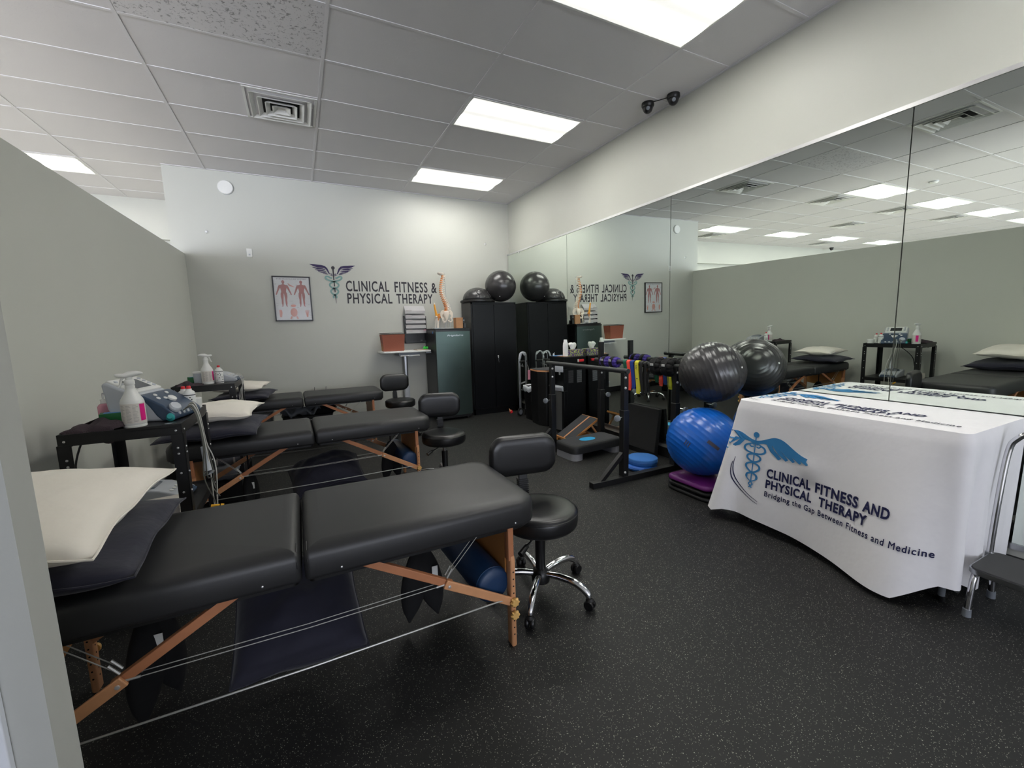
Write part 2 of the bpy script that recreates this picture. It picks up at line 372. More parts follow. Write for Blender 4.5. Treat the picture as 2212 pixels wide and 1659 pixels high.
fw=MB(); fw.box(XL,-11.5,YF-.15,YF,0,Z).box(-11.5,-3,YF-.15,YF,2.75,Z).box(-11.5,-3,YF-.15,YF,0,.25).box(-3,-1.7,YF-.15,YF,0,Z).box(-1.7,2.9,YF-.15,YF,2.75,Z).box(-1.7,2.9,YF-.15,YF,0,.25).box(2.9,W+.1,YF-.15,YF,0,Z)
struct('wall_front',fw,'wall')
for n,(a,b_) in enumerate(((-11.5,-3),(-1.7,2.9))):
    k=MB(); k.box(a,b_,YF-.1,YF-.04,.25,.31).box(a,b_,YF-.1,YF-.04,2.69,2.75)
    q=int((b_-a)/1.4)
    for i in range(q+1): x=lerp(a+.03,b_-.03,i/q); k.box(x-.03,x+.03,YF-.1,YF-.04,.31,2.69)
    struct('window_%d'%(n+1),k,'alu',bevel=.004)
struct('baseboard_back',B(-1.19,W,D-.012,D,0,.10),'dkfloor')
struct('baseboard_left',B(PX,PX+.012,.97,D,0,.10),'dkfloor')
struct('baseboard_right',B(W-.012,W,YF,D,0,.10),'dkfloor')

# ceiling lights
def troffer(i,j,label,proto=[None]):
    x=GX+2*T*i+T; y=GY+T*j+T/2
    if proto[0] is None:
        t=thing('ceiling_light',label,'light',(0,0,0)); hx,hy=T-.012,T/2-.012
        f=MB()
        for a in ((-hx,hx,-hy,-hy+.016),(-hx,hx,hy-.016,hy),(-hx,-hx+.016,-hy,hy),(hx-.016,hx,-hy,hy)): f.box(*a,-.008,.0)
        build('light_frame',f,'white',t); build('lens',B(-hx+.016,hx-.016,-hy+.016,hy-.016,-.0045,-.001),'lens',t)
        proto[0]=t; t.location=(x,y,Z); t['group']='ceiling light panels'; return t
    return dup(proto[0],(x,y,Z),0,label)
troffer(0,0,'lit ceiling panel in mid ceiling, the larger of the two seen whole')
troffer(0,3,'lit ceiling panel nearest the back wall above the wall lettering')
troffer(0,-3,'lit ceiling panel cut off by the top edge of the photo')
troffer(0,-6,'lit ceiling panel behind the camera over the cloth-covered table')
troffer(-4,5,'lit ceiling panel showing over the half-height wall at the far left')
for i,j,l in ((-4,0,'lit ceiling panel largest of the row seen high in the mirror'),(-6,0,'lit ceiling panel second largest in the mirror, right of the long seam'),(-8,0,'lit ceiling panel third in the row seen in the mirror'),(-10,0,'lit ceiling panel cut by the right edge of the mirror view'),
  (-6,5,'lit ceiling panel second from left in the mirror, lower row'),(-8,5,'lit ceiling panel third from left in the mirror, lower row'),(-10,5,'thin sliver of a lit ceiling panel just over the half wall in the mirror'),
  (-4,-6,'lit ceiling panel of the front room nearest the half wall'),(-8,-6,'lit ceiling panel of the front room farther from the half wall')): troffer(i,j,l)
# ceiling air diffusers
def vent(i2,j,label,proto=[None]):
    x=GX+2*T*i2+T/2; y=GY+T*j+T/2
    if proto[0] is None:
        t=thing('air_diffuser',label,'vent'); h=T/2-.014
        f=MB()
        for a in ((-h,h,-h,-h+.02),(-h,h,h-.02,h),(-h,-h+.02,-h,h),(h-.02,h,-h,h)): f.box(*a,-.008,.0)
        build('vent_frame',f,'white',t); build('duct_opening',B(-.15,.15,-.15,.15,-.001,.0),'hole',t)
        for k,r in enumerate((.245,.185,.125)):
            v=MB(); z0,z1=-.012-.004*k,.0
            v.rings([[(-q,-q,z),(q,-q,z),(q,q,z),(-q,q,z)] for q,z in ((r-.035,-.003),(r-.002,z0-.012),(r+.004,z0-.012),(r-.028,-.003))],(False,False))
            build('louvre',v,'white',t,smooth=0)
        build('centre_cone',MB().rings([[(-q,-q,z),(q,-q,z),(q,q,z),(-q,q,z)] for q,z in ((.03,-.006),(.07,-.03),(.074,-.03),(.04,-.004))]),'white',t,smooth=0)
        proto[0]=t; t.location=(x,y,Z); t['group']='ceiling air diffusers'; return t
    return dup(proto[0],(x,y,Z),0,label)
vent(-1.5,1,'square white air diffuser in the ceiling left of the light panels, shows whole')
vent(-1.5,-3,'square white air diffuser at the upper right corner of the mirror view')
for i,j,l in ((-3.5,1,'square air diffuser beside the largest light panel in the mirror'),(-5.5,1,'square air diffuser beside the second light panel right of it in the mirror'),(-7.5,1,'square air diffuser beside the third light panel in the mirror'),
   (-6,3,'long grey air diffuser alone in the middle of the mirrored ceiling'),(-4,6,'square air diffuser under the leftmost mirrored light panel'),(-8,6,'square air diffuser farthest back in the mirrored ceiling')): vent(i,j,l)
def dome(x,y,label,z=Z,rx=0):
    t=thing('security_camera',label,'camera',(x,y,z),0,'dome cameras')
    build('housing',MB().lathe([(.056,0),(.058,-.025),(.05,-.04)],(x,y,z)),'plastic',t)
    build('dome_glass',MB().lathe([(.046,-.04),(.045,-.055),(.036,-.075),(.02,-.088),(.002,-.092)],(x,y,z)),'frame',t)
    build('lens_ring',MB().lathe([(.014,0),(.016,.012),(.008,.014)],(x-.03,y-.034,z-.062),(-.6,-.65,-.45)),'greyd',t)
dome(3.12,3.27,'black dome camera on the ceiling, the left one of the pair'); dome(3.225,3.06,'black dome camera on the ceiling, the right one touching the wall')
dome(-9.3,8.2,'tiny black dome camera far away in the mirror')
tagm('camera_wire',MB().tube(crv([(3.11,3.235,Z-.012),(3.15,3.20,Z-.008),(3.19,3.12,Z-.012),(3.215,3.09,Z-.008)]),.004,6),'cordb','thin black wire running between the two dome cameras','wire')
t=thing('smoke_detector','round white smoke detector seen only in the mirror','smoke detector',(-2.9,3.45,Z)); build('body',MB().lathe([(.06,0),(.06,-.02),(.045,-.035),(.02,-.04)],(-2.9,3.45,Z)),'white',t)
build('vent_ring',MB().lathe([(.062,-.01),(.062,-.014)],(-2.9,3.45,Z)),'greyd',t)

# wall mirrors: four tall sheets leaning very slightly out at the top
EPS=.011; MB0=.17; MT=2.60; MX=W-.006
def mx(z): return MX-EPS*(z-MB0)
segs=[(4.925,6.70,'wall mirror sheet nearest the back wall, behind the black cabinet'),(3.135,4.919,'wall mirror sheet second from the back wall, reflecting the wall lettering'),(1.325,3.129,'wall mirror sheet behind the two large exercise balls'),(-.485,1.319,'wall mirror sheet at the right edge behind the cloth-covered table')]
for a,b_,l in segs:
    t=thing('wall_mirror',l,'mirror',(MX,(a+b_)/2,MB0),0,'mirror sheets on the right wall')
    build('glass',MB().rings([[(mx(MB0),a,MB0),(mx(MB0)+.005,a,MB0),(mx(MT)+.005,a,MT),(mx(MT),a,MT)],[(mx(MB0),b_,MB0),(mx(MB0)+.005,b_,MB0),(mx(MT)+.005,b_,MT),(mx(MT),b_,MT)]]),'mirror',t,smooth=0)
struct('trim_2',MB().box(mx(MT)-.006,W,-.5,6.71,MT,MT+.014).box(mx(MT)-.007,mx(MT)-.003,-.5,6.71,MT-.01,MT+.014),'bolt')
struct('trim_3',MB().box(MX-.008,W,-.5,6.71,MB0-.03,MB0),'alu')
tagm('mirror_clip',B(mx(MT)-.012,mx(MT)-.004,6.28,6.30,MT-.03,MT),'bolt','tiny metal clip on the top edge of the mirror','clip')

# things on the back wall
t=thing('alarm_sounder','round white flat disc high on the back wall','alarm',(-.68,D,3.244)); build('body',MB().lathe([(.085,0),(.085,.02),(.078,.028),(.002,.03)],(-.68,D,3.244),(0,-1,0),40),'white',t)
build('seam_ring',MB().lathe([(.087,.0),(.087,.006)],(-.68,D,3.244),(0,-1,0),40),'greyp',t)
t=thing('thermostat','small white rectangular plate on the back wall above the framed chart','switch plate',(-.49,D,2.40)); build('plate',B(-.522,-.458,D-.012,D,2.39,2.50),'white',t,bevel=.004); build('button',B(-.50,-.48,D-.016,D-.012,2.41,2.43),'greyp',t)
for x,z,l in ((-.936,2.684,'small metal wall hook left of the wall emblem'),(2.899,2.768,'small metal wall hook above the cabinet')):
    t=thing('wall_hook',l,'hook',(x,D,z),0,'wall hooks'); build('plate',MB().lathe([(.014,0),(.014,.003),(.002,.004)],(x,D,z),(0,-1,0),16),'bolt',t); build('hook',MB().tube([(x,D-.004,z+.01),(x,D-.03,z+.012),(x,D-.035,z-.012),(x,D-.02,z-.025)],.003,6),'chrome',t)
# framed muscle chart
px0,px1,pz0,pz1=-.262,.208,1.545,2.155; py=D-.022
t=thing('framed_chart','black framed anatomy chart with red muscle figures on the back wall','picture',(0,D,pz0))
f=MB()
for a in ((px0,px1,pz0,pz0+.016),(px0,px1,pz1-.016,pz1),(px0,px0+.016,pz0,pz1),(px1-.016,px1,pz0,pz1)): f.box(a[0],a[1],py-.006,D,a[2],a[3])
build('frame',f,'frame',t,bevel=.002); ps=build('poster_sheet',B(px0+.015,px1-.015,py+.004,D-.001,pz0+.015,pz1-.015),'poster',t)
def figure(cx,top,h,back=False):     # standing muscle man, arms out
    s=h/1.0; sh=[]
    def P(pts,w): sh.append(ribbon([(cx+x*s,top-y*s) for x,y in pts],[q*s for q in w]))
    v,f_=disc(cx,top-.065*s,.05*s,14,.065*s); sh.append((v,f_))
    P([(0,.11),(0,.16)],[.05,.07]); P([(0,.16),(0,.20),(0,.30),(0,.42),(0,.50)],[.12,.26,.21,.16,.20])
    for q in (-1,1):
        P([(q*.10,.19),(q*.15,.28),(q*.19,.38),(q*.24,.50)],[.085,.075,.055,.04]); P([(q*.24,.50),(q*.26,.55)],[.05,.03])
        P([(q*.055,.48),(q*.065,.62),(q*.06,.74),(q*.065,.85),(q*.06,.95)],[.10,.095,.06,.065,.03]); P([(q*.06,.95),(q*.09,.985)],[.035,.04])
    return sh
F=lambda x,z:(x,py+.0025,z)
build('muscle_figure',flat(figure(px0+.13,2.10,.36),F),'flesh',ps,smooth=0); build('muscle_figure',flat(figure(px1-.12,2.10,.36),F),'flesh',ps,smooth=0)
sm=[ribbon([(px0+.07,1.70),(px0+.075,1.66),(px0+.07,1.60)],[.03,.038,.022]),disc((px0+px1)/2,1.665,.044,18,.06),ribbon([((px0+px1)/2-.03,1.61),((px0+px1)/2-.045,1.575)],.02),ribbon([((px0+px1)/2+.03,1.61),((px0+px1)/2+.045,1.575)],.02),ribbon([(px1-.07,1.60),(px1-.07,1.66)],[.02,.036]),disc((px0+px1)/2,1.755,.034,14,.018),ribbon([((px0+px1)/2-.05,2.06),((px0+px1)/2-.02,2.03),((px0+px1)/2+.03,2.01)],[.005,.02,.006])]
for k in (-2,-1,0,1,2): sm.append(ribbon([(px1-.07+k*.007,1.655),(px1-.07+k*.012,1.70-abs(k)*.006)],.006))
for nm,a_,b_ in (('foot_drawing',0,1),('torso_drawing',1,4),('hand_drawing',4,5),('head_drawing',5,6),('arm_drawing',6,7)): build(nm,flat(sm[a_:b_]+(sm[7:] if nm=='hand_drawing' else []),F),'flesh2',ps,smooth=0)
v,f_=text_mesh('THE MUSCULAR SYSTEM',1); ink=[(fit(v,px0+.05,px1-.05,2.108,2.124),f_)]
rnd=random.Random(5)
for k in range(46):
    x=rnd.choice((px0+.03,px0+.19,px0+.215,px1-.05,px1-.19)) ; z=rnd.uniform(1.62,2.06); ink.append(ribbon([(x,z),(x+rnd.uniform(.012,.028),z)],.0018))
build('title_print',flat(ink[:1],lambda x,z:(x,py+.0022,z)),'ink',ps,smooth=0); build('caption_lines',flat(ink[1:],lambda x,z:(x,py+.0022,z)),'ink',ps,smooth=0,kind='stuff')
m=mat('chart_glass',(255,255,255),.03,alpha=.10,spec=.6); M['glassp']=m
build('glass',B(px0+.015,px1-.015,py-.0015,py+.0005,pz0+.015,pz1-.015),'glassp',t)

# wall emblem and lettering (cut vinyl on the back wall)
DY=D-.0025
def wallmap(x,z): return (x,DY,z)
ex,ez=.520,2.22
def feather(q,x0,z0,x1,z1,w0,w1,bow):
    pts=bez([(x0,z0),(lerp(x0,x1,.35),z0+bow),(lerp(x0,x1,.7),z1+bow*.4),(x1,z1)],8); ws=[lerp(w0,w1,i/8) if i<8 else .002 for i in range(9)]
    return ribbon([(ex+q*(x-0),z) for x,z in pts],ws)
wing=[]
for q in (-1,1):
    wing.append(ribbon([(ex+q*a,b) for a,b in ((.052,2.205),(.066,2.235),(.085,2.275),(.112,2.298),(.150,2.305),(.20,2.308),(.25,2.318),(.302,2.333))],[.012,.018,.025,.032,.038,.040,.030,.002]))
    wing.append(ribbon([(ex+q*a,b) for a,b in ((.10,2.262),(.15,2.272),(.20,2.274),(.272,2.292))],[.008,.019,.024,.003]))
    wing.append(ribbon([(ex+q*a,b) for a,b in ((.092,2.236),(.14,2.246),(.19,2.248),(.238,2.262))],[.007,.017,.019,.003]))
    wing.append(ribbon([(ex+q*a,b) for a,b in ((.080,2.212),(.12,2.222),(.16,2.226),(.200,2.236))],[.006,.014,.014,.003]))
    wing.append(ribbon([(ex+q*a,b) for a,b in ((.070,2.196),(.10,2.203),(.14,2.210))],[.006,.012,.003]))
    wing.append(ribbon([(ex+q*a,b) for a,b in ((.014,2.198),(.035,2.206),(.056,2.204))],[.016,.010,.003]))
    wing.append(ribbon([(ex+q*a,b) for a,b in ((.012,2.178),(.030,2.188),(.052,2.190))],[.014,.008,.002]))
def tl(z): return (ex+(2.3-z)*.0,z)
staff=[disc(ex,2.290,.024,20),ribbon([(ex,2.27),(ex,2.18),(ex,2.12)],[.020,.016,.014]),ribbon([(ex+.002,2.088),(ex+.003,2.03)],.014),ribbon([(ex+.004,2.008),(ex+.005,1.95)],.013),ribbon([(ex+.006,1.90),(ex+.010,1.79)],[.013,.003])]
snake=[]
for q in (-1,1):
    snake.append(ribbon([(ex+q*a,b) for a,b in [(p.x,p.y) for p in crv([(.022,2.148,0),(.045,2.150,0),(.070,2.165,0),(.095,2.170,0),(.108,2.152,0),(.092,2.130,0),(.055,2.112,0),(.0,2.098,0),(-.040,2.078,0),(-.060,2.052,0),(-.045,2.022,0),(0,2.002,0),(.036,1.984,0),(.050,1.958,0),(.032,1.928,0),(0,1.910,0),(-.018,1.893,0),(-.021,1.878,0),(-.014,1.866,0)],5)]],.0225))
t=thing('wall_emblem','dark winged staff emblem with grey-green snakes on the back wall','wall decal',(ex,D,1.79))
build('wings',flat(wing,wallmap),'decal_purple',t,smooth=0); build('staff',flat(staff,lambda x,z:(x,DY-.0006,z)),'decal_dark',t,smooth=0); build('snakes',flat(snake,lambda x,z:(x,DY-.0004,z)),'decal_teal',t,smooth=0)
t=thing('wall_lettering','dark lettering on the back wall beside the winged emblem','wall lettering',(1.36,D,1.79))
for txt,a,b_,z0,z1 in (('CLINICAL',.676,1.292,1.962,2.118),('FITNESS',1.372,1.885,1.958,2.118),('&',1.945,2.035,1.954,2.112),('PHYSICAL',.684,1.328,1.788,1.938),('THERAPY',1.392,1.962,1.790,1.938)):
    v,f_=text_mesh(txt,1,.6,.020,1.12); build('word',flat([(fit(v,a,b_,z0,z1),f_)],wallmap),'decal_dark',t,smooth=0)
# ------------------------------------------------------------------ massage tables
def massage_table():
    t=thing('massage_table','','massage table'); L=.92; h=.315; zt=.66
    prof=[(.010,.545),(.003,.549),(0,.56),(0,.622),(.004,.638),(.013,.650),(.03,.6585),(.06,.661)]
    for x0,x1,rc in ((.004,L,[.095,.02,.02,.095]),(-L,-.004,[.02,.095,.095,.02])):
        c=build('cushion',MB().rr(x0,x1,-h,h,prof,rc),'vinyl',t,smooth=60)
        ln=MB(); xx=(x0+.012) if x0>0 else (x1-.012); ln.tube([(xx,-h+.07,.6575),(xx-.0,-h+.02,.648),(xx,-h+.0005,.62),(xx,-h+.001,.60)],.0016,5); build('seam_piping',ln,'plastic',c)
        build('under_frame',MB().rr(x0+.012,x1-.012,-h+.02,h-.02,[(0,.53),(0,.5455)],rc),'plastic',t)
        for q in (.12,.80): 
            xq=q*(1 if x0>0 else -1); build('rivet',MB().lathe([(.004,0),(.003,.002),(.0005,.003)],(xq,-h,.568),(0,-1,0),8),'bolt',t)
    for sx in (-1,1):
        for sy,y in ((-1,-.285),(1,.275)):
            x=.78*sx
            lg=MB().rr(x-.012,x+.014,y-.02,y+.02,[(0,.40),(0,.56)],.004,2); l=build('leg',lg,'wood',t)
            ex_=MB(); ex_.rr(x-.006,x+.018,y-.024,y+.024,[(.004,0),(0,.006),(0,.40),(.003,.418)],.008,3); e=build('leg_extension',ex_,'woodl',l)
            hl=MB()
            for k in range(10): 
                zz=.06+.032*k
                hl.lathe([(.0035,0),(.0035,.0006)],(x+.0185,y,zz),(1,0,0),8); hl.lathe([(.0035,0),(.0035,.0006)],(x+.006,y-.0243,zz),(0,-1,0),8)
            build('adjustment_holes',hl,'hole',l,kind='stuff')
            for zz in (.156,.215):
                kb=MB(); kb.rings([[ (x+.006+math.cos(2*PI*i/16)*rr_*(1+.14*math.cos(8*2*PI*i/16)),y+yy*1.0,zz+math.sin(2*PI*i/16)*rr_*(1+.14*math.cos(8*2*PI*i/16))) for i in range(16)] for rr_,yy in ((.017,-.026),(.019,-.03),(.019,-.038),(.015,-.043))]) if sy<0 else kb.lathe([(.017,.026),(.019,.03),(.015,.043)],(x+.006,y,zz),(0,1,0),12)
                build('wing_knob',kb,'knob',l)
        x=.775*sx; n=16; A=[];Bq=[]
        for i in range(n+1):
            y=lerp(-.262,.252,i/n); a=abs(2*i/n-1); A.append((y,.55-.0*a)); Bq.append((y,.30+.12*(a**1.7)*0+ -.03*(1-a)))
        mb=MB(); top=[(y,.55-.07*math.sin(PI*i/n)**.8) for i,(y,_) in enumerate(A)]
        mb.rings([[(x+dx,y,z) for y,z in Bq]+[(x+dx,y,z) for y,z in reversed(top)] for dx in (-.005,.005)])
        build('end_panel',mb,'ply',t,smooth=30)
    for sx in (-1,1):
        for y in (-.285,.275):
            a=(.19*sx,y,.557); j=(.505*sx,y,.372); b_=(.775*sx,y,.214)
            br=build('brace',MB().beam(a,(.52*sx,y,.363),.022,.030,(0,0,1)),'wood',t,bevel=.002)
            yy=y-.004*(1 if y<0 else -1)
            build('brace_arm',MB().beam((.49*sx,yy-.014,.381),(b_[0],yy-.014,b_[2]),.012,.036,(0,0,1)),'woodl',br,bevel=.003)
            build('brace_bolt',MB().lathe([(.007,0),(.006,.003),(.002,.004)],(j[0],yy-.020,j[2]-.003),(0,-1,0),12),'bolt',br)
            cb=MB()
            for d in (-.010,.014):
                cb.tube([(j[0]-.004*sx,y+d,j[2]+.03),(.665*sx,y+d,.575)],.0017,5); cb.tube([(j[0]-.005*sx,y+d,j[2]+.028),(j[0]+.018*sx,y+d,j[2]+.062)],.004,6)
            build('tension_cable',cb,'cable',t)
    for y in (-.285,.275):
        cb=MB()
        for d in (-.010,.014):
            cb.tube([(-.50,y+d,.374),(0,y+d,.366),(.50,y+d,.374)],.0017,5)
            for s_ in (-1,1): cb.tube([(s_*.455,y+d,.3735),(s_*.495,y+d,.375)],.004,6)
        build('tension_cable',cb,'cable',t)
    for y in (-.315,.297):
        build('support_rod',MB().tube([(-.775,y+.02,.222),(-.74,y,.238),(0,y,.232),(.70,y,.240),(.775,y+.02,.222)],.0034,7),'cable',t)
    return t
TN=(-.05,1.83); TM=(.045,3.81); TF=(-.008,5.80)
t1=massage_table(); t1['group']='folding massage tables'; t1.location=(TN[0],TN[1],0); t1['label']='black folding massage table nearest the camera, navy cushion slung beneath'
dup(t1,(TM[0],TM[1],0),R_(1.0),'black folding massage table in the middle of the three',(1.0,.97,.975))
dup(t1,(TF[0],TF[1],0),R_(.5),'black folding massage table farthest back beside the back wall',(1.0,.97,.96))

# ------------------------------------------------------------------ pillows and cushions
def pillow_mb(w,d,h,loc,rz=0,tilt=(0,0),n=22,ears=.10,seed=1,bend=None,sharp=.42):
    r=random.Random(seed); ph=[r.uniform(0,6.28) for _ in range(8)]
    def pt(u,v,s):
        a=1-ears*(1-v*v)*(.35+.65*u*u) ; b_=1-ears*(1-u*u)*(.35+.65*v*v)
        x=u*w/2*a; y=v*d/2*b_
        e=max(0,(1-u*u))*max(0,(1-v*v)); z=s*h/2*(e**sharp)
        wr=.012*math.sin(5*u+3*v+ph[0])+.010*math.sin(9*v-4*u+ph[1])+.008*math.sin(13*u+ph[2])*math.cos(7*v+ph[3])
        z+=wr*h*3*(e**.5)*s + .006*math.sin(6*u+ph[4])*(1-e**.5)+.006*math.sin(7*v+ph[5])*(1-e**.5)
        p=Vector((x,y,z)); 
        if bend: p=bend(p)
        return p
    mb=MB(); m_=n+1
    for s in (1,-1): mb.v+=[pt(-1+2*i/n,-1+2*j/n,s) for j in range(m_) for i in range(m_)]
    def idx(i,j,s):
        if i in (0,n) or j in (0,n): s=0
        return s*m_*m_+j*m_+i
    for j in range(n):
        for i in range(n):
            mb.f.append((idx(i,j,0),idx(i+1,j,0),idx(i+1,j+1,0),idx(i,j+1,0)))
            mb.f.append((idx(i,j+1,1),idx(i+1,j+1,1),idx(i+1,j,1),idx(i,j,1)))
    edge=[(i,0) for i in range(n)]+[(n,j) for j in range(n)]+[(n-i,n) for i in range(n)]+[(0,n-j) for j in range(n)]
    ep=[mb.v[idx(i,j,0)].copy() for i,j in edge]
    mt=Matrix.Translation(Vector(loc))@Matrix.Rotation(rz,4,'Z')@Matrix.Rotation(tilt[0],4,'X')@Matrix.Rotation(tilt[1],4,'Y')
    mb.xf(mt); ep=[mt@p for p in ep]
    return mb,ep
def pillow(label,m,*a,**k):
    g=k.pop('group',None); pm=k.pop('pm',m); mb,ep=pillow_mb(*a,**k); z=min(v.z for v in mb.v)
    t=thing('pillow' if m=='offw' else 'cushion',label,'pillow' if m=='offw' else 'cushion',(a[3][0],a[3][1],z),0,g)
    bd=build('cover',mb,m,t,smooth=180); build('piping',MB().tube(ep+[ep[0]],.0035,6),pm,t); return t
def drape(edge,k=3.0):
    def f(p):
        if p.y<edge: q=edge-p.y; p=Vector((p.x,p.y+q*.25,p.z-q*k*.25))
        return p
    return f
pillow('navy cushion under the white pillow on the nearest table','navy',.66,.72,.125,(-.80,1.80,.725),R_(2),(R_(-1.5),R_(3)),seed=4,ears=.06)
pillow('large off-white pillow on the nearest massage table','offw',.63,.71,.155,(-.81,1.74,.866),R_(-2),(R_(2),R_(3)),seed=2,ears=.08,group='off-white pillows')
pillow('navy cushion under the white pillow on the middle table','navy',.60,.62,.105,(-.60,3.76,.702),R_(-4),(R_(2),0),seed=5,ears=.06)
pillow('off-white pillow on the middle massage table','offw',.60,.50,.125,(-.62,3.80,.815),R_(-6),(R_(2),0),seed=6,ears=.10,group='off-white pillows')
pillow('navy cushion under the white pillow on the farthest table','navy',.56,.56,.10,(-.60,5.72,.688),R_(-8),(R_(2),R_(2)),seed=7,ears=.08)
pillow('off-white pillow on the farthest massage table','offw',.56,.48,.11,(-.66,5.74,.792),R_(-8),(R_(2),R_(2)),seed=8,ears=.10,group='off-white pillows')
# cushions slung under the tables on the lower cords
def slung(label,m,loc,w,d,h,rz,tilt,seed,sag=0.0,name='cushion',cat='cushion'):
    mb,ep=pillow_mb(w,d,h,loc,rz,tilt,seed=seed,ears=.05,bend=(lambda p:Vector((p.x,p.y,p.z-sag*(p.x*p.x)*4))) if sag else None,sharp=.5); z=min(v.z for v in mb.v)
    t=thing(name,label,cat,(loc[0],loc[1],z)); build('cover',mb,m,t,smooth=180); build('seam',MB().tube(ep+[ep[0]],.003,6),m,t); return t
slung('large navy cushion slung under the nearest massage table','navy',(-.085,1.84,.27),.46,.50,.26,R_(2),(R_(24),R_(4)),11)
slung('navy cushion resting on the cords under the middle table','navy',(.12,3.76,.24),.56,.42,.26,R_(6),(R_(20),R_(-7)),12,.2)
def horseshoe(label,loc,rz,s=1):      # face cushion hanging by its strap: two lobes
    t=thing('face_cushion',label,'face cushion',(loc[0],loc[1],0.02),0,'black face cushions hanging under the tables')
    for q in (-1,1):
        rings=[]
        for i in range(13):
            a=i/12; r=.058*math.sin(PI*min(1,a*1.02+.03))**.6*s+.004; z=loc[2]-a*.36*s; x=q*(.006+.062*a**1.1)*s
            rings.append([(loc[0]+math.cos(rz)*(x+r*math.cos(2*PI*j/14))-math.sin(rz)*(r*.62*math.sin(2*PI*j/14)),loc[1]+math.sin(rz)*(x+r*math.cos(2*PI*j/14))+math.cos(rz)*(r*.62*math.sin(2*PI*j/14)),z) for j in range(14)])
        build('lobe',MB().rings(rings),'blackcloth',t,smooth=180)
    build('strap',MB().tube([(loc[0],loc[1],loc[2]-.03),(loc[0],loc[1]-.0,loc[2]+.06),(loc[0],loc[1],.555)],.006,6),'blackcloth',t)
    build('care_tag',B(loc[0]+.05*math.cos(rz)-.012,loc[0]+.05*math.cos(rz)+.014,loc[1]-.046,loc[1]-.044,loc[2]-.14,loc[2]-.09),'white',t)
horseshoe('black two-lobed face cushion hanging under the nearest table, by the blue bolster',(.42,1.84,.40),0)
horseshoe('black face cushion hanging behind the left wooden brace of the nearest table',(-.56,1.86,.42),R_(60),1.15)
horseshoe('black face cushion hanging under the middle table, by the blue bolster',(.66,3.82,.40),R_(20),1.0)
horseshoe('black face cushion under the left end of the middle table',(-.42,3.70,.36),R_(70),.95)
def bolster(label,x,y0,y1,z,r,slope):
    t=thing('bolster',label,'bolster',(x,(y0+y1)/2,z-r),0,'dark blue bolsters')
    ax=Vector((slope,y1-y0,0)); l=ax.length
    build('roll',MB().lathe([(.02,0),(r*.86,.0),(r*.97,.008),(r,.022),(r,l-.022),(r*.97,l-.008),(r*.86,l)],(x-slope/2,y0,z),ax,36),'bolster',t,smooth=50)
    for a in (.018,l-.018): build('end_piping',MB().lathe([(r*.99,-.003),(r*1.022,0),(r*.99,.003)],Vector((x-slope/2,y0,z))+ax.normalized()*a,ax,36,False),'bolster',t)
bolster('dark blue cylindrical bolster under the right end of the nearest table',.645,1.555,2.13,.290,.076,-.03)
bolster('dark blue cylindrical bolster under the right end of the middle table',.755,3.55,4.10,.275,.072,-.03)

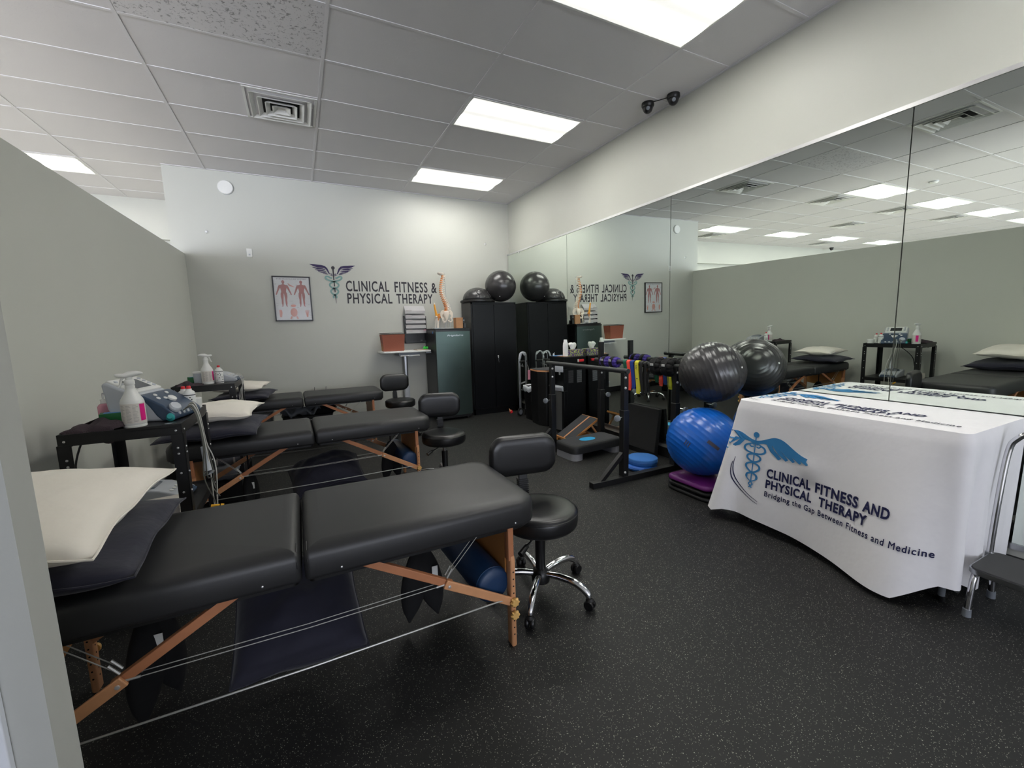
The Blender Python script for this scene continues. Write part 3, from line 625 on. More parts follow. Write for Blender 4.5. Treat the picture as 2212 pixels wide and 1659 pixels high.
# ------------------------------------------------------------------ stools
def stool():
    t=thing('rolling_stool','','stool')
    build('seat',MB().lathe([(.15,.375),(.176,.378),(.190,.390),(.194,.41),(.194,.445),(.190,.460),(.180,.470),(.165,.4745),(.12,.4765),(.06,.474),(.0,.473)],n=48),'vinyl2',t,smooth=50)
    build('seat_piping',MB().lathe([(.1925,.452),(.1955,.455),(.1925,.458)],n=48,caps=False),'plastic',t)
    build('gas_column',MB().lathe([(.024,.10),(.024,.30),(.016,.301),(.016,.38)],n=20),'chrome',t); build('column_sleeve',MB().lathe([(.026,.14),(.027,.30),(.024,.302)],n=20),'plastic',t)
    build('hub',MB().lathe([(.03,.06),(.046,.068),(.048,.105),(.040,.128),(.028,.14)],n=24),'plastic',t)
    lv=MB().tube([(-.03,-.05,.365),(-.12,-.13,.345),(-.15,-.15,.335)],.005,8); l_=build('height_lever',lv,'plastic',t); build('lever_grip',MB().cyl((-.12,-.13,.346),(-.165,-.162,.328),.012,.014,12),'plastic',l_)
    for k in range(5):
        a=R_(93+72*k); c,s=math.cos(a),math.sin(a)
        pts=crv([(c*.035,s*.035,.112),(c*.11,s*.11,.122),(c*.20,s*.20,.115),(c*.255,s*.255,.085),(c*.268,s*.268,.062)],5)
        b_=build('base_arm',MB().tube(pts,.015,12,rs=[.0155+.003*math.sin(PI*i/(len(pts)-1)) for i in range(len(pts))]),'chrome',t)
        w_=(c*.272,s*.272); tx,ty=-s,c; wd=MB()
        for q in (-1,1):
            o_=Vector((w_[0]+tx*q*.013,w_[1]+ty*q*.013,.026)); wd.lathe([(.010,-.009),(.023,-.009),(.026,-.004),(.026,.004),(.022,.009),(.008,.010)],o_,(tx,ty,0),18)
        cw=build('caster',MB().lathe([(.010,.03),(.020,.036),(.021,.050),(.012,.062)],(w_[0],w_[1],0),n=14),'plastic',b_); build('caster_wheels',wd,'plastic',b_)
    # backrest on its stem behind the seat (+y)
    st=MB(); st.beam((0,.10,.368),(0,.235,.368),.05,.010); st.beam((0,.232,.364),(0,.252,.66),.05,.012,(0,1,0)); s_=build('back_stem',st,'plastic',t,bevel=.003)
    bl=MB()
    for k in range(13): bl.box(-.029,.029,.222+.001*k,.262+.001*k,.40+.011*k,.406+.011*k)
    build('bellows',bl,'plastic',s_)
    n=10; bk=MB(); ring=[]
    def outline(d):
        w,h,rc=.195-d,.115-d,max(.085-d,.01); out=[]
        for cx,cz,a0 in ((w-rc,h-rc,0),(-w+rc,h-rc,90),(-w+rc,-h+rc,180),(w-rc,-h+rc,270)):
            for i in range(8): a=R_(a0+90*i/8); out.append((cx+rc*math.cos(a),cz+rc*math.sin(a)))
        return out
    rings=[]
    for d,y in ((.05,-.034),(.022,-.031),(.006,-.022),(0,-.006),(0,.008),(.006,.016),(.02,.02)):
        rings.append([(x,.235+y+.55*x*x*-1+.02,z+.675) for x,z in outline(d)])
    bk.rings(rings); build('backrest',bk,'vinyl2',t,smooth=60)
    return t
s1=stool(); s1['group']='black rolling stools with backrests'; s1['label']='black rolling stool nearest the camera with five chrome legs in full view'
s1.location=(1.03,1.80,0); s1.rotation_euler=(0,0,R_(-8))
dup(s1,(1.09,3.60,0),R_(-10),'black rolling stool at the end of the middle massage table')
dup(s1,(1.14,5.66,0),R_(4),'black rolling stool at the end of the farthest massage table')

# ------------------------------------------------------------------ utility carts
def cart():
    t=thing('utility_cart','','cart'); w,d,h=.455,.63,.95
    build('top_tray',MB().box(0,w,0,d,h-.016,h-.012).box(0,w,0,.004,h-.055,h).box(0,w,d-.004,d,h-.055,h).box(0,.004,0,d,h-.055,h).box(w-.004,w,0,d,h-.055,h),'steel_black',t)
    build('lower_shelf',MB().box(0,w,0,d,.465,.469).box(0,w,0,.004,.425,.469).box(0,w,d-.004,d,.425,.469).box(0,.004,0,d,.425,.469).box(w-.004,w,0,d,.425,.469),'steel_black',t)
    build('bottom_shelf',MB().box(0,w,0,d,.12,.124).box(0,w,0,.004,.08,.124).box(0,w,d-.004,d,.08,.124).box(0,.004,0,d,.08,.124).box(w-.004,w,0,d,.08,.124),'steel_black',t)
    for x,sx in ((0,1),(w,-1)):
        for y,sy in ((0,1),(d,-1)):
            x0,x1=sorted((x-sx*.004,x+sx*.046)); y0,y1=sorted((y-sy*.004,y+sy*.046))
            lg=MB().box(x0,x1,*sorted((y-sy*.004,y)),0,h-.05).box(*sorted((x-sx*.004,x)),y0,y1,0,h-.05).box(x0,x1,y0,y1,0,.006)
            l=build('leg',lg,'steel_black',t)
            bt=MB()
            for z in (h-.032,h-.12,h-.15,.70,.60,.45,.36,.2,.1): 
                bt.lathe([(.0055,0),(.0045,.003),(.001,.0036)],(x+sx*.024,y-sy*.004,z),(0,-sy,0),8); bt.lathe([(.0055,0),(.0045,.003),(.001,.0036)],(x-sx*.004,y+sy*.024,z),(-sx,0,0),8)
            build('leg_bolts',bt,'bolt',l)
    return t
c1=cart(); c1['label']='black metal utility cart between the nearest and middle tables'; c1['group']='black metal utility carts'; c1.location=(-1.01,2.585,0)
dup(c1,(-1.0,4.47,0),0,'black metal utility cart between the middle and farthest tables')
CT=.9345   # tray surface
def spray(label,x,y,z,rz,lr=0,s=1):
    t=thing('spray_bottle',label,'spray bottle',(x,y,z),rz,'white spray bottles'); mt=Matrix.Translation((x,y,z))@Matrix.Rotation(rz,4,'Z')@Matrix.Scale(s,4); mh=mt; mt=Matrix.Translation((x,y,z))@Matrix.Rotation(lr,4,'Z')@Matrix.Scale(s,4)
    b_=build('bottle',MB().lathe([(.040,0),(.046,.004),(.047,.012),(.045,.016),(.047,.02),(.047,.128),(.043,.142),(.030,.165),(.020,.188),(.0185,.20),(.020,.204),(.0175,.21),(.0165,.228)],n=32).xf(mt),'white',t,smooth=45)
    lb=MB(); n=16
    lb.rings([[(math.cos(a)*.0476,math.sin(a)*.0476,z_) for a in [R_(-160+270*i/n) for i in range(n+1)]] for z_ in (.025,.122)],(False,False),False); build('paper_label',lb.xf(mt),'labelw',b_,smooth=180)
    mg=MB(); mg.rings([[(math.cos(a)*.0480,math.sin(a)*.0480,z_) for a in [R_(-52+34*i/6) for i in range(7)]] for z_ in (.035,.118)],(False,False),False); build('magenta_panel',mg.xf(mt),'magenta',b_,smooth=180)
    tx=MB(); r=random.Random(3)
    for c0 in (-150,-118,-86):
        for k in range(14):
            z_=.033+k*.006; a0,a1=c0,c0+r.uniform(12,26); tx.rings([[(math.cos(R_(a))*.0479,math.sin(R_(a))*.0479,zz) for a in (a0,lerp(a0,a1,.5),a1)] for zz in (z_,z_+.0016)],(False,False),False)
    build('label_print',tx.xf(mt),'labelg',b_,smooth=0,kind='stuff')
    hd=MB().lathe([(.019,.212),(.021,.216),(.021,.232),(.016,.238)],n=24); build('collar',hd.xf(mt),'white',b_)
    tg=MB(); prof=[(-.050,.262,.010,.006),(-.044,.262,.014,.009),(-.02,.258,.018,.012),(.0,.262,.019,.018),(.03,.268,.017,.012),(.048,.268,.013,.007),(.055,.266,.007,.004)]
    tg.rings([[(px_,wy*math.cos(2*PI*i/14),pz+hz*math.sin(2*PI*i/14)) for i in range(14)] for px_,pz,wy,hz in prof]); tg.cyl((0,0,.232),(0,0,.262),.015,.014,14)
    tr=build('spray_head',tg.xf(mh),'white',t,smooth=60)
    build('trigger',MB().tube(crv([(-.022,0,.252),(-.030,0,.235),(-.034,0,.215),(-.044,0,.203)],4),.0055,8).xf(mh),'white',tr)
def redcap(label,x,y,z,s=1):
    t=thing('lotion_bottle',label,'bottle',(x,y,z),0,'white red-capped bottles'); mt=Matrix.Translation((x,y,z))@Matrix.Scale(s,4)
    b_=build('bottle',MB().lathe([(.026,0),(.028,.004),(.028,.105),(.024,.118),(.014,.126),(.013,.134)],n=24).xf(mt),'white',t,smooth=45)
    build('red_cap',MB().lathe([(.010,.134),(.011,.137),(.010,.148),(.008,.150)],n=16).xf(mt),'red',t)
    for z0 in (.012,.098): build('label_band',MB().lathe([(.0284,z0),(.0284,z0+.004)],n=24,caps=False).xf(mt),'screen',b_)
    pr=MB(); r=random.Random(9)
    for k in range(12):
        a0=r.uniform(-170,0); z_=r.uniform(.02,.09); pr.rings([[(math.cos(R_(a))*.0285,math.sin(R_(a))*.0285,zz) for a in (a0,a0+14)] for zz in (z_,z_+.005)],(False,False),False)
    build('label_print',pr.xf(mt),'screen',b_,smooth=0,kind='stuff')
def carton(label,x,y,z,rz=0):
    t=thing('green_carton',label,'carton',(x,y,z),rz,'green cartons'); mt=Matrix.Translation((x,y,z))@Matrix.Rotation(rz,4,'Z')
    build('box',MB().box(-.06,.06,-.035,.035,0,.05).xf(mt),'green',t,bevel=.001); build('blue_top_print',MB().box(-.045,.045,-.025,.028,.05,.0508).xf(mt),'bluep',t)
    build('side_print',MB().box(-.05,.02,-.0355,-.035,.015,.035).xf(mt),'green',t)
def towel(label,x0,x1,y0,y1,z,seed,over=0):
    r=random.Random(seed); n=22; mb=MB(); ph=[r.uniform(0,6.28) for _ in range(6)]; pts=[]
    for s in (0,1):
        for j in range(n+1):
            for i in range(n+1):
                u,v=i/n,j/n; e=(4*u*(1-u)*4*v*(1-v))**.35 if 0<u<1 and 0<v<1 else 0
                h=.022+.010*math.sin(7*u+ph[0]+3*v)+.008*math.sin(9*v+ph[1])+.008*math.sin(17*u+5*v+ph[2])
                x=lerp(x0,x1,u)+.014*math.sin(9*v+ph[3]); y=lerp(y0,y1,v)+.012*math.sin(8*u+ph[4]); zz=z+.004+(h*e if s==0 else 0)
                if y<y0+over and over: zz-= (y0+over-y)*1.6; y=y0+over-(y0+over-y)*.25
                pts.append((x,y,zz-(.004 if s else 0)))
    m_=n+1; fs=[]
    for j in range(n):
        for i in range(n):
            a=j*m_+i; fs.append((a,a+1,a+m_+1,a+m_)); b_=a+m_*m_; fs.append((b_,b_+m_,b_+m_+1,b_+1))
    ed=[i for i in range(m_)]+[j*m_+n for j in range(1,m_)]+[n*m_+i for i in range(n-1,-1,-1)]+[j*m_ for j in range(n-1,0,-1)]
    for k in range(len(ed)): a,b_=ed[k],ed[(k+1)%len(ed)]; fs.append((b_,a,a+m_*m_,b_+m_*m_))
    mb.add(pts,fs); return tagm('towel',mb,'towel',label,'towel',smooth=180)
# large two-tone therapy unit: front (controls) faces +x
def big_unit(label,x,y,z,rz):
    t=thing('therapy_unit',label,'therapy machine',(x,y,z),rz); mt=Matrix.Translation((x,y,z))@Matrix.Rotation(rz,4,'Z')@Matrix.Diagonal((.84,1,1,1))
    def side(pts,y0,y1): return MB().rings([[(a,yy,b_) for a,b_ in pts] for yy in (y0,y1)])
    bp=[(-.17,.075),(-.145,.008),(-.12,0),(.15,0),(.175,.02),(.13,.075),(-.02,.15),(-.165,.215),(-.19,.205)]
    bd=build('housing',side(bp,-.125,.125).xf(mt),'greyp',t,bevel=.012,seg=3)
    top=[(-.188,.215),(-.16,.222),(.01,.146),(.0,.138)]
    build('top_panel',side([(-.186,.206),(-.160,.2235),(-.02,.1615),(-.02,.15)],-.112,.112).xf(mt),'white',bd,bevel=.004)
    build('front_shroud',side([(.0,.145),(.03,.138),(.13,.086),(.188,.038),(.196,.012),(.182,-.0+.001),(.12,.001),(.09,.03),(.06,.075)],-.129,.129).xf(mt),'slate',bd,bevel=.01,seg=3)
    sl=lambda u,v,o:(lerp(-.16,-.02,u),v,lerp(.2235,.1615,u)+o)
    def onpan(u0,u1,v0,v1,o): return MB().rings([[sl(u,v,o+.0),sl(u,v,o-.004)] for u,v in ((u0,v0),(u1,v0),(u1,v1),(u0,v1))]) 
    scn=MB().add([sl(.22,-.06,.002),sl(.85,-.06,.002),sl(.85,.06,.002),sl(.22,.06,.002)],[(0,1,2,3)]); build('display',scn.xf(mt),'screen',bd,smooth=0)
    for q in (-1,1):
        for k in range(4):
            c=sl(.2+.2*k,q*.088,.0); build('panel_key',MB().lathe([(.010,0),(.010,.004),(.006,.006)],c,(.4,0,.9),12).xf(mt),'greyp',bd)
    for vx,vy in ((.045,-.05),(.045,.05),(.075,-.07),(.085,-.025),(.085,.025)):
        zz=lerp(.138,.086,(vx-.03)/.10); build('control_button',MB().lathe([(.011,0),(.011,.004),(.007,.006)],(vx,vy,zz),(.46,0,.89),12).xf(mt),'white',bd)
    build('control_dial',MB().lathe([(.024,0),(.024,.010),(.018,.014),(.001,.015)],(.105,0,.101),(.5,0,.86),20).xf(mt),'white',bd)
    for k in range(5): build('port',MB().lathe([(.009,0),(.009,.008),(.006,.009)],(.186,-.08+.04*k,.032),(1,0,.25),10).xf(mt),'greyp',bd)
    build('probe_holder',MB().lathe([(.028,0),(.032,.02),(.026,.03)],(.165,-.085,.055),(.6,-.2,.76),18).xf(mt),'greyp',bd); build('teal_foot',MB().lathe([(.018,0),(.024,.012),(.014,.03)],(.165,-.118,.016),(.3,-.8,.4),14).xf(mt),'teal',bd)
def small_unit(label,x,y,z,rz,s=1):
    t=thing('stimulator_unit',label,'therapy machine',(x,y,z),rz,'small grey stimulator units'); mt=Matrix.Translation((x,y,z))@Matrix.Rotation(rz,4,'Z')@Matrix.Scale(s,4)
    bd=build('housing',MB().rings([[(a,yy*(1-.12*abs(a+.02)/.15),b_) for a,b_ in ((-.14,.02),(-.13,0),(.12,0),(.145,.012),(.14,.03),(.03,.075),(-.11,.10),(-.145,.085))] for yy in (-.11,.11)]).xf(mt),'greyp',t,bevel=.014,seg=3)
    sl=lambda a,y_,o=0:(a,y_,lerp(.098,.034,(a+.10)/.24)+o)
    build('screen_bezel',MB().rings([[Vector(sl(-.03+.075*math.cos(2*PI*i/24)*q,.075*math.sin(2*PI*i/24)*q,o)) for i in range(24)] for q,o in ((1,.0),(1,.007),(.9,.009))]).xf(mt),'slate',bd)
    build('display',MB().add([sl(-.07,-.045,.0105),sl(.0,-.045,.0105),sl(.0,.045,.0105),sl(-.07,.045,.0105)],[(0,1,2,3)]).xf(mt),'greyd',bd,smooth=0)
    for yy in (-.06,-.02,.02,.06): build('button',MB().lathe([(.010,0),(.010,.003)],sl(.075,yy,.008),(.26,0,.96),12).xf(mt),'white',bd)
    build('front_lip',MB().rings([[(a,yy,b_) for a,b_ in ((.11,.0),(.15,.002),(.155,.02),(.12,.04))] for yy in (-.085,.085)]).xf(mt),'slate',bd,bevel=.006)
def cord(label,pts,m,r=.0028,cat='cable',group=None): return tagm('cable',MB().tube(crv(pts,6),r,6),m,label,cat,group,smooth=180)
# --- top of the near cart
towel('plum grey towel on the near corner of the front cart',-1.0,-.81,2.59,2.80,.95,3,.03)
spray('white spray bottle with magenta panel on the front cart',-.765,2.71,CT,R_(15),R_(8),1.0)
t=thing('plate','round pale plate under the green carton on the front cart','plate',(-.885,2.80,.937)); build('dish',MB().lathe([(.05,.0),(.075,.006),(.08,.012),(.074,.011),(.045,.006)],(-.885,2.86,.936)),'greyp',t); build('rim',MB().lathe([(.079,.011),(.082,.013),(.079,.015)],(-.885,2.86,.936),caps=False),'greyd',t)
carton('green carton on the pale plate, front cart',-.875,2.845,.949,R_(12))
t=thing('pump_bottle','pink liquid bottle with clear pump on the front cart','bottle',(-.965,3.0,CT)); build('bottle',MB().lathe([(.026,0),(.028,.004),(.028,.08),(.02,.092),(.012,.096)],(-.965,3.0,CT)),'pink',t); build('pump',MB().lathe([(.014,.096),(.014,.118),(.005,.12),(.004,.15)],(-.965,3.0,CT)),'clear',t); build('pump_nozzle',MB().tube([(-.965,3.0,CT+.15),(-.94,2.98,CT+.148)],.004,8),'clear',t)
big_unit('large grey and slate blue therapy machine on the front cart',-.735,2.93,CT+.004,R_(-16))
redcap('left red-capped white bottle behind the machine on the front cart',-.635,3.10,CT,1.0); redcap('right red-capped white bottle behind the machine on the front cart',-.595,3.03,CT,1.05)
t=thing('lotion_jar','squat white jar at the far edge of the front cart','jar',(-.60,3.15,CT)); build('jar',MB().lathe([(.036,0),(.038,.004),(.038,.05)],(-.60,3.15,CT)),'white',t); build('jar_lid',MB().lathe([(.040,.05),(.040,.068),(.037,.071)],(-.60,3.15,CT)),'white',t)
t=thing('power_adapter','black round puck on the front cart tray','adapter',(-.61,2.66,CT)); build('puck',MB().lathe([(.028,0),(.03,.004),(.028,.008)],(-.62,2.66,CT)),'plastic',t); build('puck_ring',MB().lathe([(.016,.008),(.018,.0095),(.014,.009)],(-.62,2.66,CT)),'greyd',t)
for k,(m,off,zb) in enumerate((('cordg',0,.40),('cordg',.02,.52),('cordw',.045,.08),('cordg',.06,.46),('cordw',.075,.07))):
    cord(('green-grey probe cord nearest the leg','second green-grey cord beside it','white electrode cord looping lowest','third green-grey cord toward the back','second white electrode cord at the back')[k]+' hanging off the front cart',
     [(-.585,2.80+off,.985),(-.55,2.79+off,1.0+.004*k),(-.525,2.78+off,.94),(-.515,2.79+off*1.2,.78),(-.53+.01*k,2.80+off*1.5,.60),(-.50-.006*k,2.82+off*1.3,zb+.06),(-.49+.004*k,2.80+off,zb)],m,.0032,group='cords hanging off the front cart')
cord('black power cord running down behind the front cart',[(-1.0,3.16,.93),(-1.05,3.0,.88),(-1.06,2.85,.74),(-1.03,2.80,.60),(-1.08,2.76,.40)],'cordb',.005)
t=thing('lead_connector','yellow lead connector on the hanging cords','connector',(-.49,2.80,.42)); build('plug',MB().cyl((-.515,2.80,.43),(-.475,2.80,.425),.009,.009,10),'yellow',t); build('plug_end',MB().cyl((-.47,2.80,.425),(-.455,2.80,.422),.011,.009,10),'yellow',t)
t=thing('lead_connector','red lead connector dangling below the yellow one','connector',(-.49,2.78,.33)); build('plug',MB().cyl((-.49,2.775,.36),(-.485,2.77,.32),.007,.006,10),'red',t); build('plug_tip',MB().cyl((-.485,2.77,.32),(-.484,2.768,.305),.003,.003,8),'bolt',t)
t=thing('applicator_probe','grey sound head hooked on the front cart edge','probe',(-.53,2.86,.62)); build('handle',MB().tube([(-.53,2.86,.76),(-.525,2.87,.68),(-.52,2.86,.62)],.014,12,rs=[.012,.016,.02]),'greyp',t); build('head_disc',MB().lathe([(.02,0),(.03,.008),(.03,.014),(.02,.016)],(-.52,2.86,.615),(.3,0,-1)),'alu',t)
# lower shelf of the near cart
small_unit('grey stimulator unit on the lower shelf of the front cart',-.77,2.95,.472,R_(-5),1.0)
t=thing('glove_carton','pale box marked XL on the lower shelf of the front cart','carton',(-.72,2.68,.47)); build('carton',B(-.80,-.62,2.61,2.72,.47,.55,Matrix.Rotation(R_(8),4,'Z')),'labelw',t,bevel=.002)
v,f_=text_mesh('XL',1); build('size_print',flat([(fit(v,-.69,-.64,.505,.535),f_)],lambda x,z:(x,2.604+(x+.71)*.14-.004,z)),'ink',t,smooth=0); build('carton_opening',MB().lathe([(.03,0),(.03,.001)],(-.74,2.665,.5505),n=16),'ink',t)
t=thing('scissors','steel scissors beside the pale box on the lower shelf','scissors',(-.60,2.66,.47)); build('handles',MB().tube(crv([(-.585,2.63,.48),(-.57,2.65,.51),(-.60,2.66,.515),(-.61,2.64,.49),(-.585,2.63,.48)],5),.003,6),'chrome',t); build('blades',B(-.62,-.61,2.66,2.76,.472,.475),'chrome',t)
# --- top of the rear cart
towel('folded plum grey towel on the rear cart',-.995,-.80,4.52,4.74,CT+.0,5,0)
carton('green carton lying behind the towel on the rear cart',-.90,4.90,CT+.01,R_(15))
t=thing('tray_lid','flat black tray leaning behind the rear cart towel','tray',(-.95,4.9,CT)); build('tray',B(-.99,-.84,4.80,4.98,CT,CT+.008),'plastic',t,bevel=.002); build('tray_rim',B(-.99,-.84,4.80,4.805,CT+.008,CT+.016),'plastic',t)
spray('white spray bottle with its trigger to the right on the rear cart',-.775,4.72,CT,R_(190),R_(20),1.0)
redcap('tall red-capped white bottle on the rear cart',-.685,4.72,CT,1.12)
t=thing('lotion_jar','pale blue tub half hidden behind the rear spray bottle','jar',(-.86,4.76,CT)); build('tub',MB().lathe([(.03,0),(.034,.09),(.034,.10)],(-.86,4.78,CT)),'greyp',t); build('tub_lid',MB().lathe([(.036,.10),(.036,.112),(.03,.118)],(-.86,4.78,CT)),'white',t)
small_unit('grey stimulator unit on top of the rear cart',-.70,4.93,CT,R_(-8),1.1)
for k,y in enumerate((4.80,4.86,4.93)):
    cord(('left pale cord','middle pale cord','right pale cord')[k]+' hanging off the rear cart',[(-.59,y,.99),(-.55,y,1.0),(-.52,y-.01,.93),(-.53-.02*k,y,.75),(-.50+.012*k,y-.02,.52),(-.51,y-.05,.33)],'cordw',.0028,group='cords hanging off the rear cart')
redcap('red-capped white bottle on the lower shelf of the rear cart',-.63,4.70,.471,1.15)
t=thing('supply_box','low pale box on the lower shelf of the rear cart','box',(-.80,4.75,.471)); build('box',B(-.90,-.70,4.64,4.84,.471,.52),'labelw',t,bevel=.002); build('box_lid',B(-.902,-.698,4.638,4.842,.51,.524),'greyp',t)
# clutter under the tables at the back
t=thing('towel_roll','grey rolled towel held by white straps under the middle table','towel roll',(-.66,4.12,.02),0); build('roll',MB().lathe([(.02,0),(.055,0),(.06,.012),(.06,.20),(.055,.212)],(-.74,4.02,.36),(1,.15,0)),'greyd',t)
for a in (.04,.16): build('strap',MB().lathe([(.0615,a),(.0615,a+.014)],(-.74,4.02,.36),(1,.15,0),caps=False),'white',t)
build('bundle',pillow_mb(.24,.20,.14,(-.66,4.03,.24),seed=22)[0],'greyd',t,smooth=180); build('rack',MB().box(-.80,-.52,3.93,4.13,.0,.17),'plastic',t,bevel=.004); t.location.y+=.16
mb,ep=pillow_mb(.46,.34,.15,(-.06,6.02,.395),R_(5),(0,0),seed=31,ears=.02,sharp=.6); t=thing('laundry_pile','grey crumpled linen pile under the farthest massage table','linen',(0,6.02,.2))
for v in mb.v: v.z+=.03*math.sin(31*v.x+9*v.y)+.02*math.sin(53*v.x-17*v.y); v.y+=.015*math.sin(40*v.x)
build('linen',mb,'greyd',t,smooth=180); mb,ep=pillow_mb(.36,.28,.12,(.20,6.03,.38),R_(-5),seed=32,ears=.02); build('dark_cloth',mb,'blackcloth',t,smooth=180)
build('basket',MB().rr(-.26,.32,5.86,6.20,[(.02,.0),(0,.34),(-.01,.35),(.004,.352)],.05),'plastic',t)
t=thing('storage_tub','clear plastic tub under the left end of the farthest table','tub',(-.46,6.1,0)); build('tub',MB().rr(-.66,-.36,5.95,6.3,[(.03,0),(0,.42),(-.01,.43)],.04),'trayg',t); build('tub_lid',MB().rr(-.675,-.345,5.935,6.315,[(0,.43),(0,.45),(.01,.455)],.05),'greyp',t)
for x,l in ((.15,'left'),(.30,'right')):
    cord(l+' thin dark cord on the back wall under the farthest table',[(x,D-.01,.60),(x-.01,D-.02,.45),(x+.005,D-.02,.30)],'cordb',.003,group='thin cords on the back wall')
# ------------------------------------------------------------------ desk, fridge and cabinet corner
t=thing('wall_desk','small white standing desk shelf on a grey column against the back wall','desk',(1.45,6.45,0))
build('desk_top',MB().rr(1.05,1.785,6.28,D-.01,[(.004,1.052),(0,1.056),(0,1.074),(.004,1.078)],[.04,.04,.08,.08]),'white',t,smooth=50)
build('column',MB().rr(1.42,1.48,6.60,6.66,[(0,.06),(0,1.0)],.02),'alu',t); build('column_sleeve',MB().rr(1.41,1.49,6.59,6.67,[(0,.06),(0,.52)],.02),'greyp',t)
build('tray_housing',B(1.30,1.62,6.36,6.62,1.005,1.052),'greyd',t,bevel=.006); dr=build('keyboard_tray',B(1.31,1.60,6.30,6.56,1.00,1.014),'white',t,bevel=.004); build('tray_pull',B(1.43,1.49,6.29,6.30,.995,1.006),'greyp',dr)
build('foot',MB().box(1.25,1.65,6.62,6.68,0,.03).box(1.42,1.48,6.40,6.68,0,.06),'alu',t,bevel=.008); build('paddle',B(1.69,1.77,6.29,6.33,1.03,1.05),'greyd',t,bevel=.004)
t=thing('file_box','rust brown expanding file box on the white desk','file box',(1.24,6.45,1.078)); mb=MB(); mb.rings([[(1.09,y0,1.079),(1.38,y0,1.079),(1.40,y1,1.33),(1.07,y1,1.33)] for y0,y1 in ((6.40,6.38),(6.405,6.385))]); 
x0,x1,y0,y1=1.075,1.405,6.36,6.56
build('box_body',MB().rings([[(1.095,6.38,1.0785),(1.385,6.38,1.0785),(1.385,6.54,1.0785),(1.095,6.54,1.0785)],[(x0,y0,1.325),(x1,y0,1.325),(x1,y1,1.325),(x0,y1,1.325)],[(x0+.008,y0+.008,1.325),(x1-.008,y0+.008,1.325),(x1-.008,y1-.008,1.325),(x0+.008,y1-.008,1.325)],[(1.105,6.39,1.085),(1.375,6.39,1.085),(1.375,6.53,1.085),(1.105,6.53,1.085)]]),'brown',t,smooth=0)
for k in range(5): build('divider',B(x0+.01,x1-.01,6.385+.03*k,6.388+.03*k,1.09,1.318+.006*(k%2)),'card',t)
build('box_rim',MB().tube([(x0,y0,1.327),(x1,y0,1.327),(x1,y1,1.34),(x0,y1,1.34),(x0,y0,1.327)],.005,6),'plastic',t)
t=thing('notebook','flat pale booklet on the white desk','booklet',(1.65,6.42,1.079)); build('cover',B(1.56,1.74,6.36,6.50,1.0785,1.083,Matrix.Rotation(R_(8),4,'Z')),'card',t); build('pages',B(1.565,1.735,6.365,6.495,1.083,1.0855,Matrix.Rotation(R_(8),4,'Z')),'labelw',t)
t=thing('rubber_toy','small bright green rubber hand exerciser on the desk','exerciser',(1.72,6.45,1.09)); build('ball',MB().sph((1.72,6.45,1.108),.026,16,10),'toyg',t,smooth=180); build('lobe',MB().sph((1.752,6.45,1.104),.022,14,8),'toyg',t,smooth=180); build('lobe',MB().sph((1.70,6.43,1.102),.018,14,8),'toyg',t,smooth=180)
# hanging file rack
t=thing('wall_file_rack','black wall file rack of grey folders above the desk','file rack',(1.64,D,1.17))
build('back_panel',B(1.475,1.815,D-.012,D,1.175,1.60),'plastic',t); build('side_panel',B(1.475,1.482,D-.085,D,1.175,1.59),'plastic',t); build('side_panel',B(1.808,1.815,D-.085,D,1.175,1.59),'plastic',t); build('basket',MB().box(1.475,1.815,D-.085,D-.012,1.175,1.182).box(1.475,1.815,D-.085,D-.08,1.175,1.215),'plastic',t)
for k in range(5):
    z=1.33+.075*k; hgt=.075 if k<4 else .12
    f_=tagm('hanging_folder',MB().rings([[(1.49,D-.02,z+hgt),(1.49,D-.024,z+hgt),(1.49,D-.105-.0*k,z+.045),(1.49,D-.105,z),(1.49,D-.10,z)],[(1.80,D-.02,z+hgt),(1.80,D-.024,z+hgt),(1.80,D-.105,z+.045),(1.80,D-.105,z),(1.80,D-.10,z)]]),'folder',('grey folder in the wall rack, lowest of five','grey folder in the wall rack, second from the bottom','grey folder in the wall rack, middle of five','grey folder in the wall rack, fourth from the bottom','grey folder in the wall rack, topmost of five')[k],'folder','hanging folders in the wall rack',smooth=0)
    tb=bpy.data.objects.new('folder_tab',B(-.14,-.05,-.052,-.048,.03,.05).v and None) if False else None
    me=build('folder_tab',B(1.50,1.59,D-.110,D-.106,z+.03,z+.055),'bookclip'); me.data.transform(Matrix.Translation(-f_.location)); me.parent=f_
    me=build('papers',B(1.50,1.795,D-.10,D-.03,z+.012,z+.04),'paper'); me.data.transform(Matrix.Translation(-f_.location)); me.parent=f_
tagm('pink_note',B(1.76,1.84,D-.125,D-.11,1.372,1.384),'pink','small pink note clipped to the wall file rack','note')
t=thing('eyeglasses','folded dark glasses in the bottom basket of the file rack','glasses',(1.60,D-.05,1.185)); 
for x in (1.585,1.635): build('eyeglass_rim',MB().tube([(x+.018*math.cos(a*PI/6),D-.06,1.203+.013*math.sin(a*PI/6)) for a in range(13)],.003,6),'frame',t)
build('temple_arm',MB().tube([(1.56,D-.06,1.205),(1.55,D-.03,1.20)],.0025,6),'frame',t)
t=thing('stapler','small pale blue clip in the file rack basket','clip',(1.70,D-.05,1.185)); build('body',B(1.675,1.735,D-.065,D-.045,1.185,1.205,Matrix.Rotation(R_(-14),4,'Y')),'bluep',t,bevel=.004); build('jaw',B(1.72,1.75,D-.062,D-.048,1.19,1.22),'greyp',t,bevel=.004)
t=thing('eraser','tiny white eraser block in the file rack basket','eraser',(1.53,D-.05,1.182)); build('block',B(1.515,1.545,D-.06,D-.04,1.183,1.20),'white',t,bevel=.002); build('sleeve',B(1.522,1.54,D-.061,D-.039,1.182,1.201),'greyp',t)
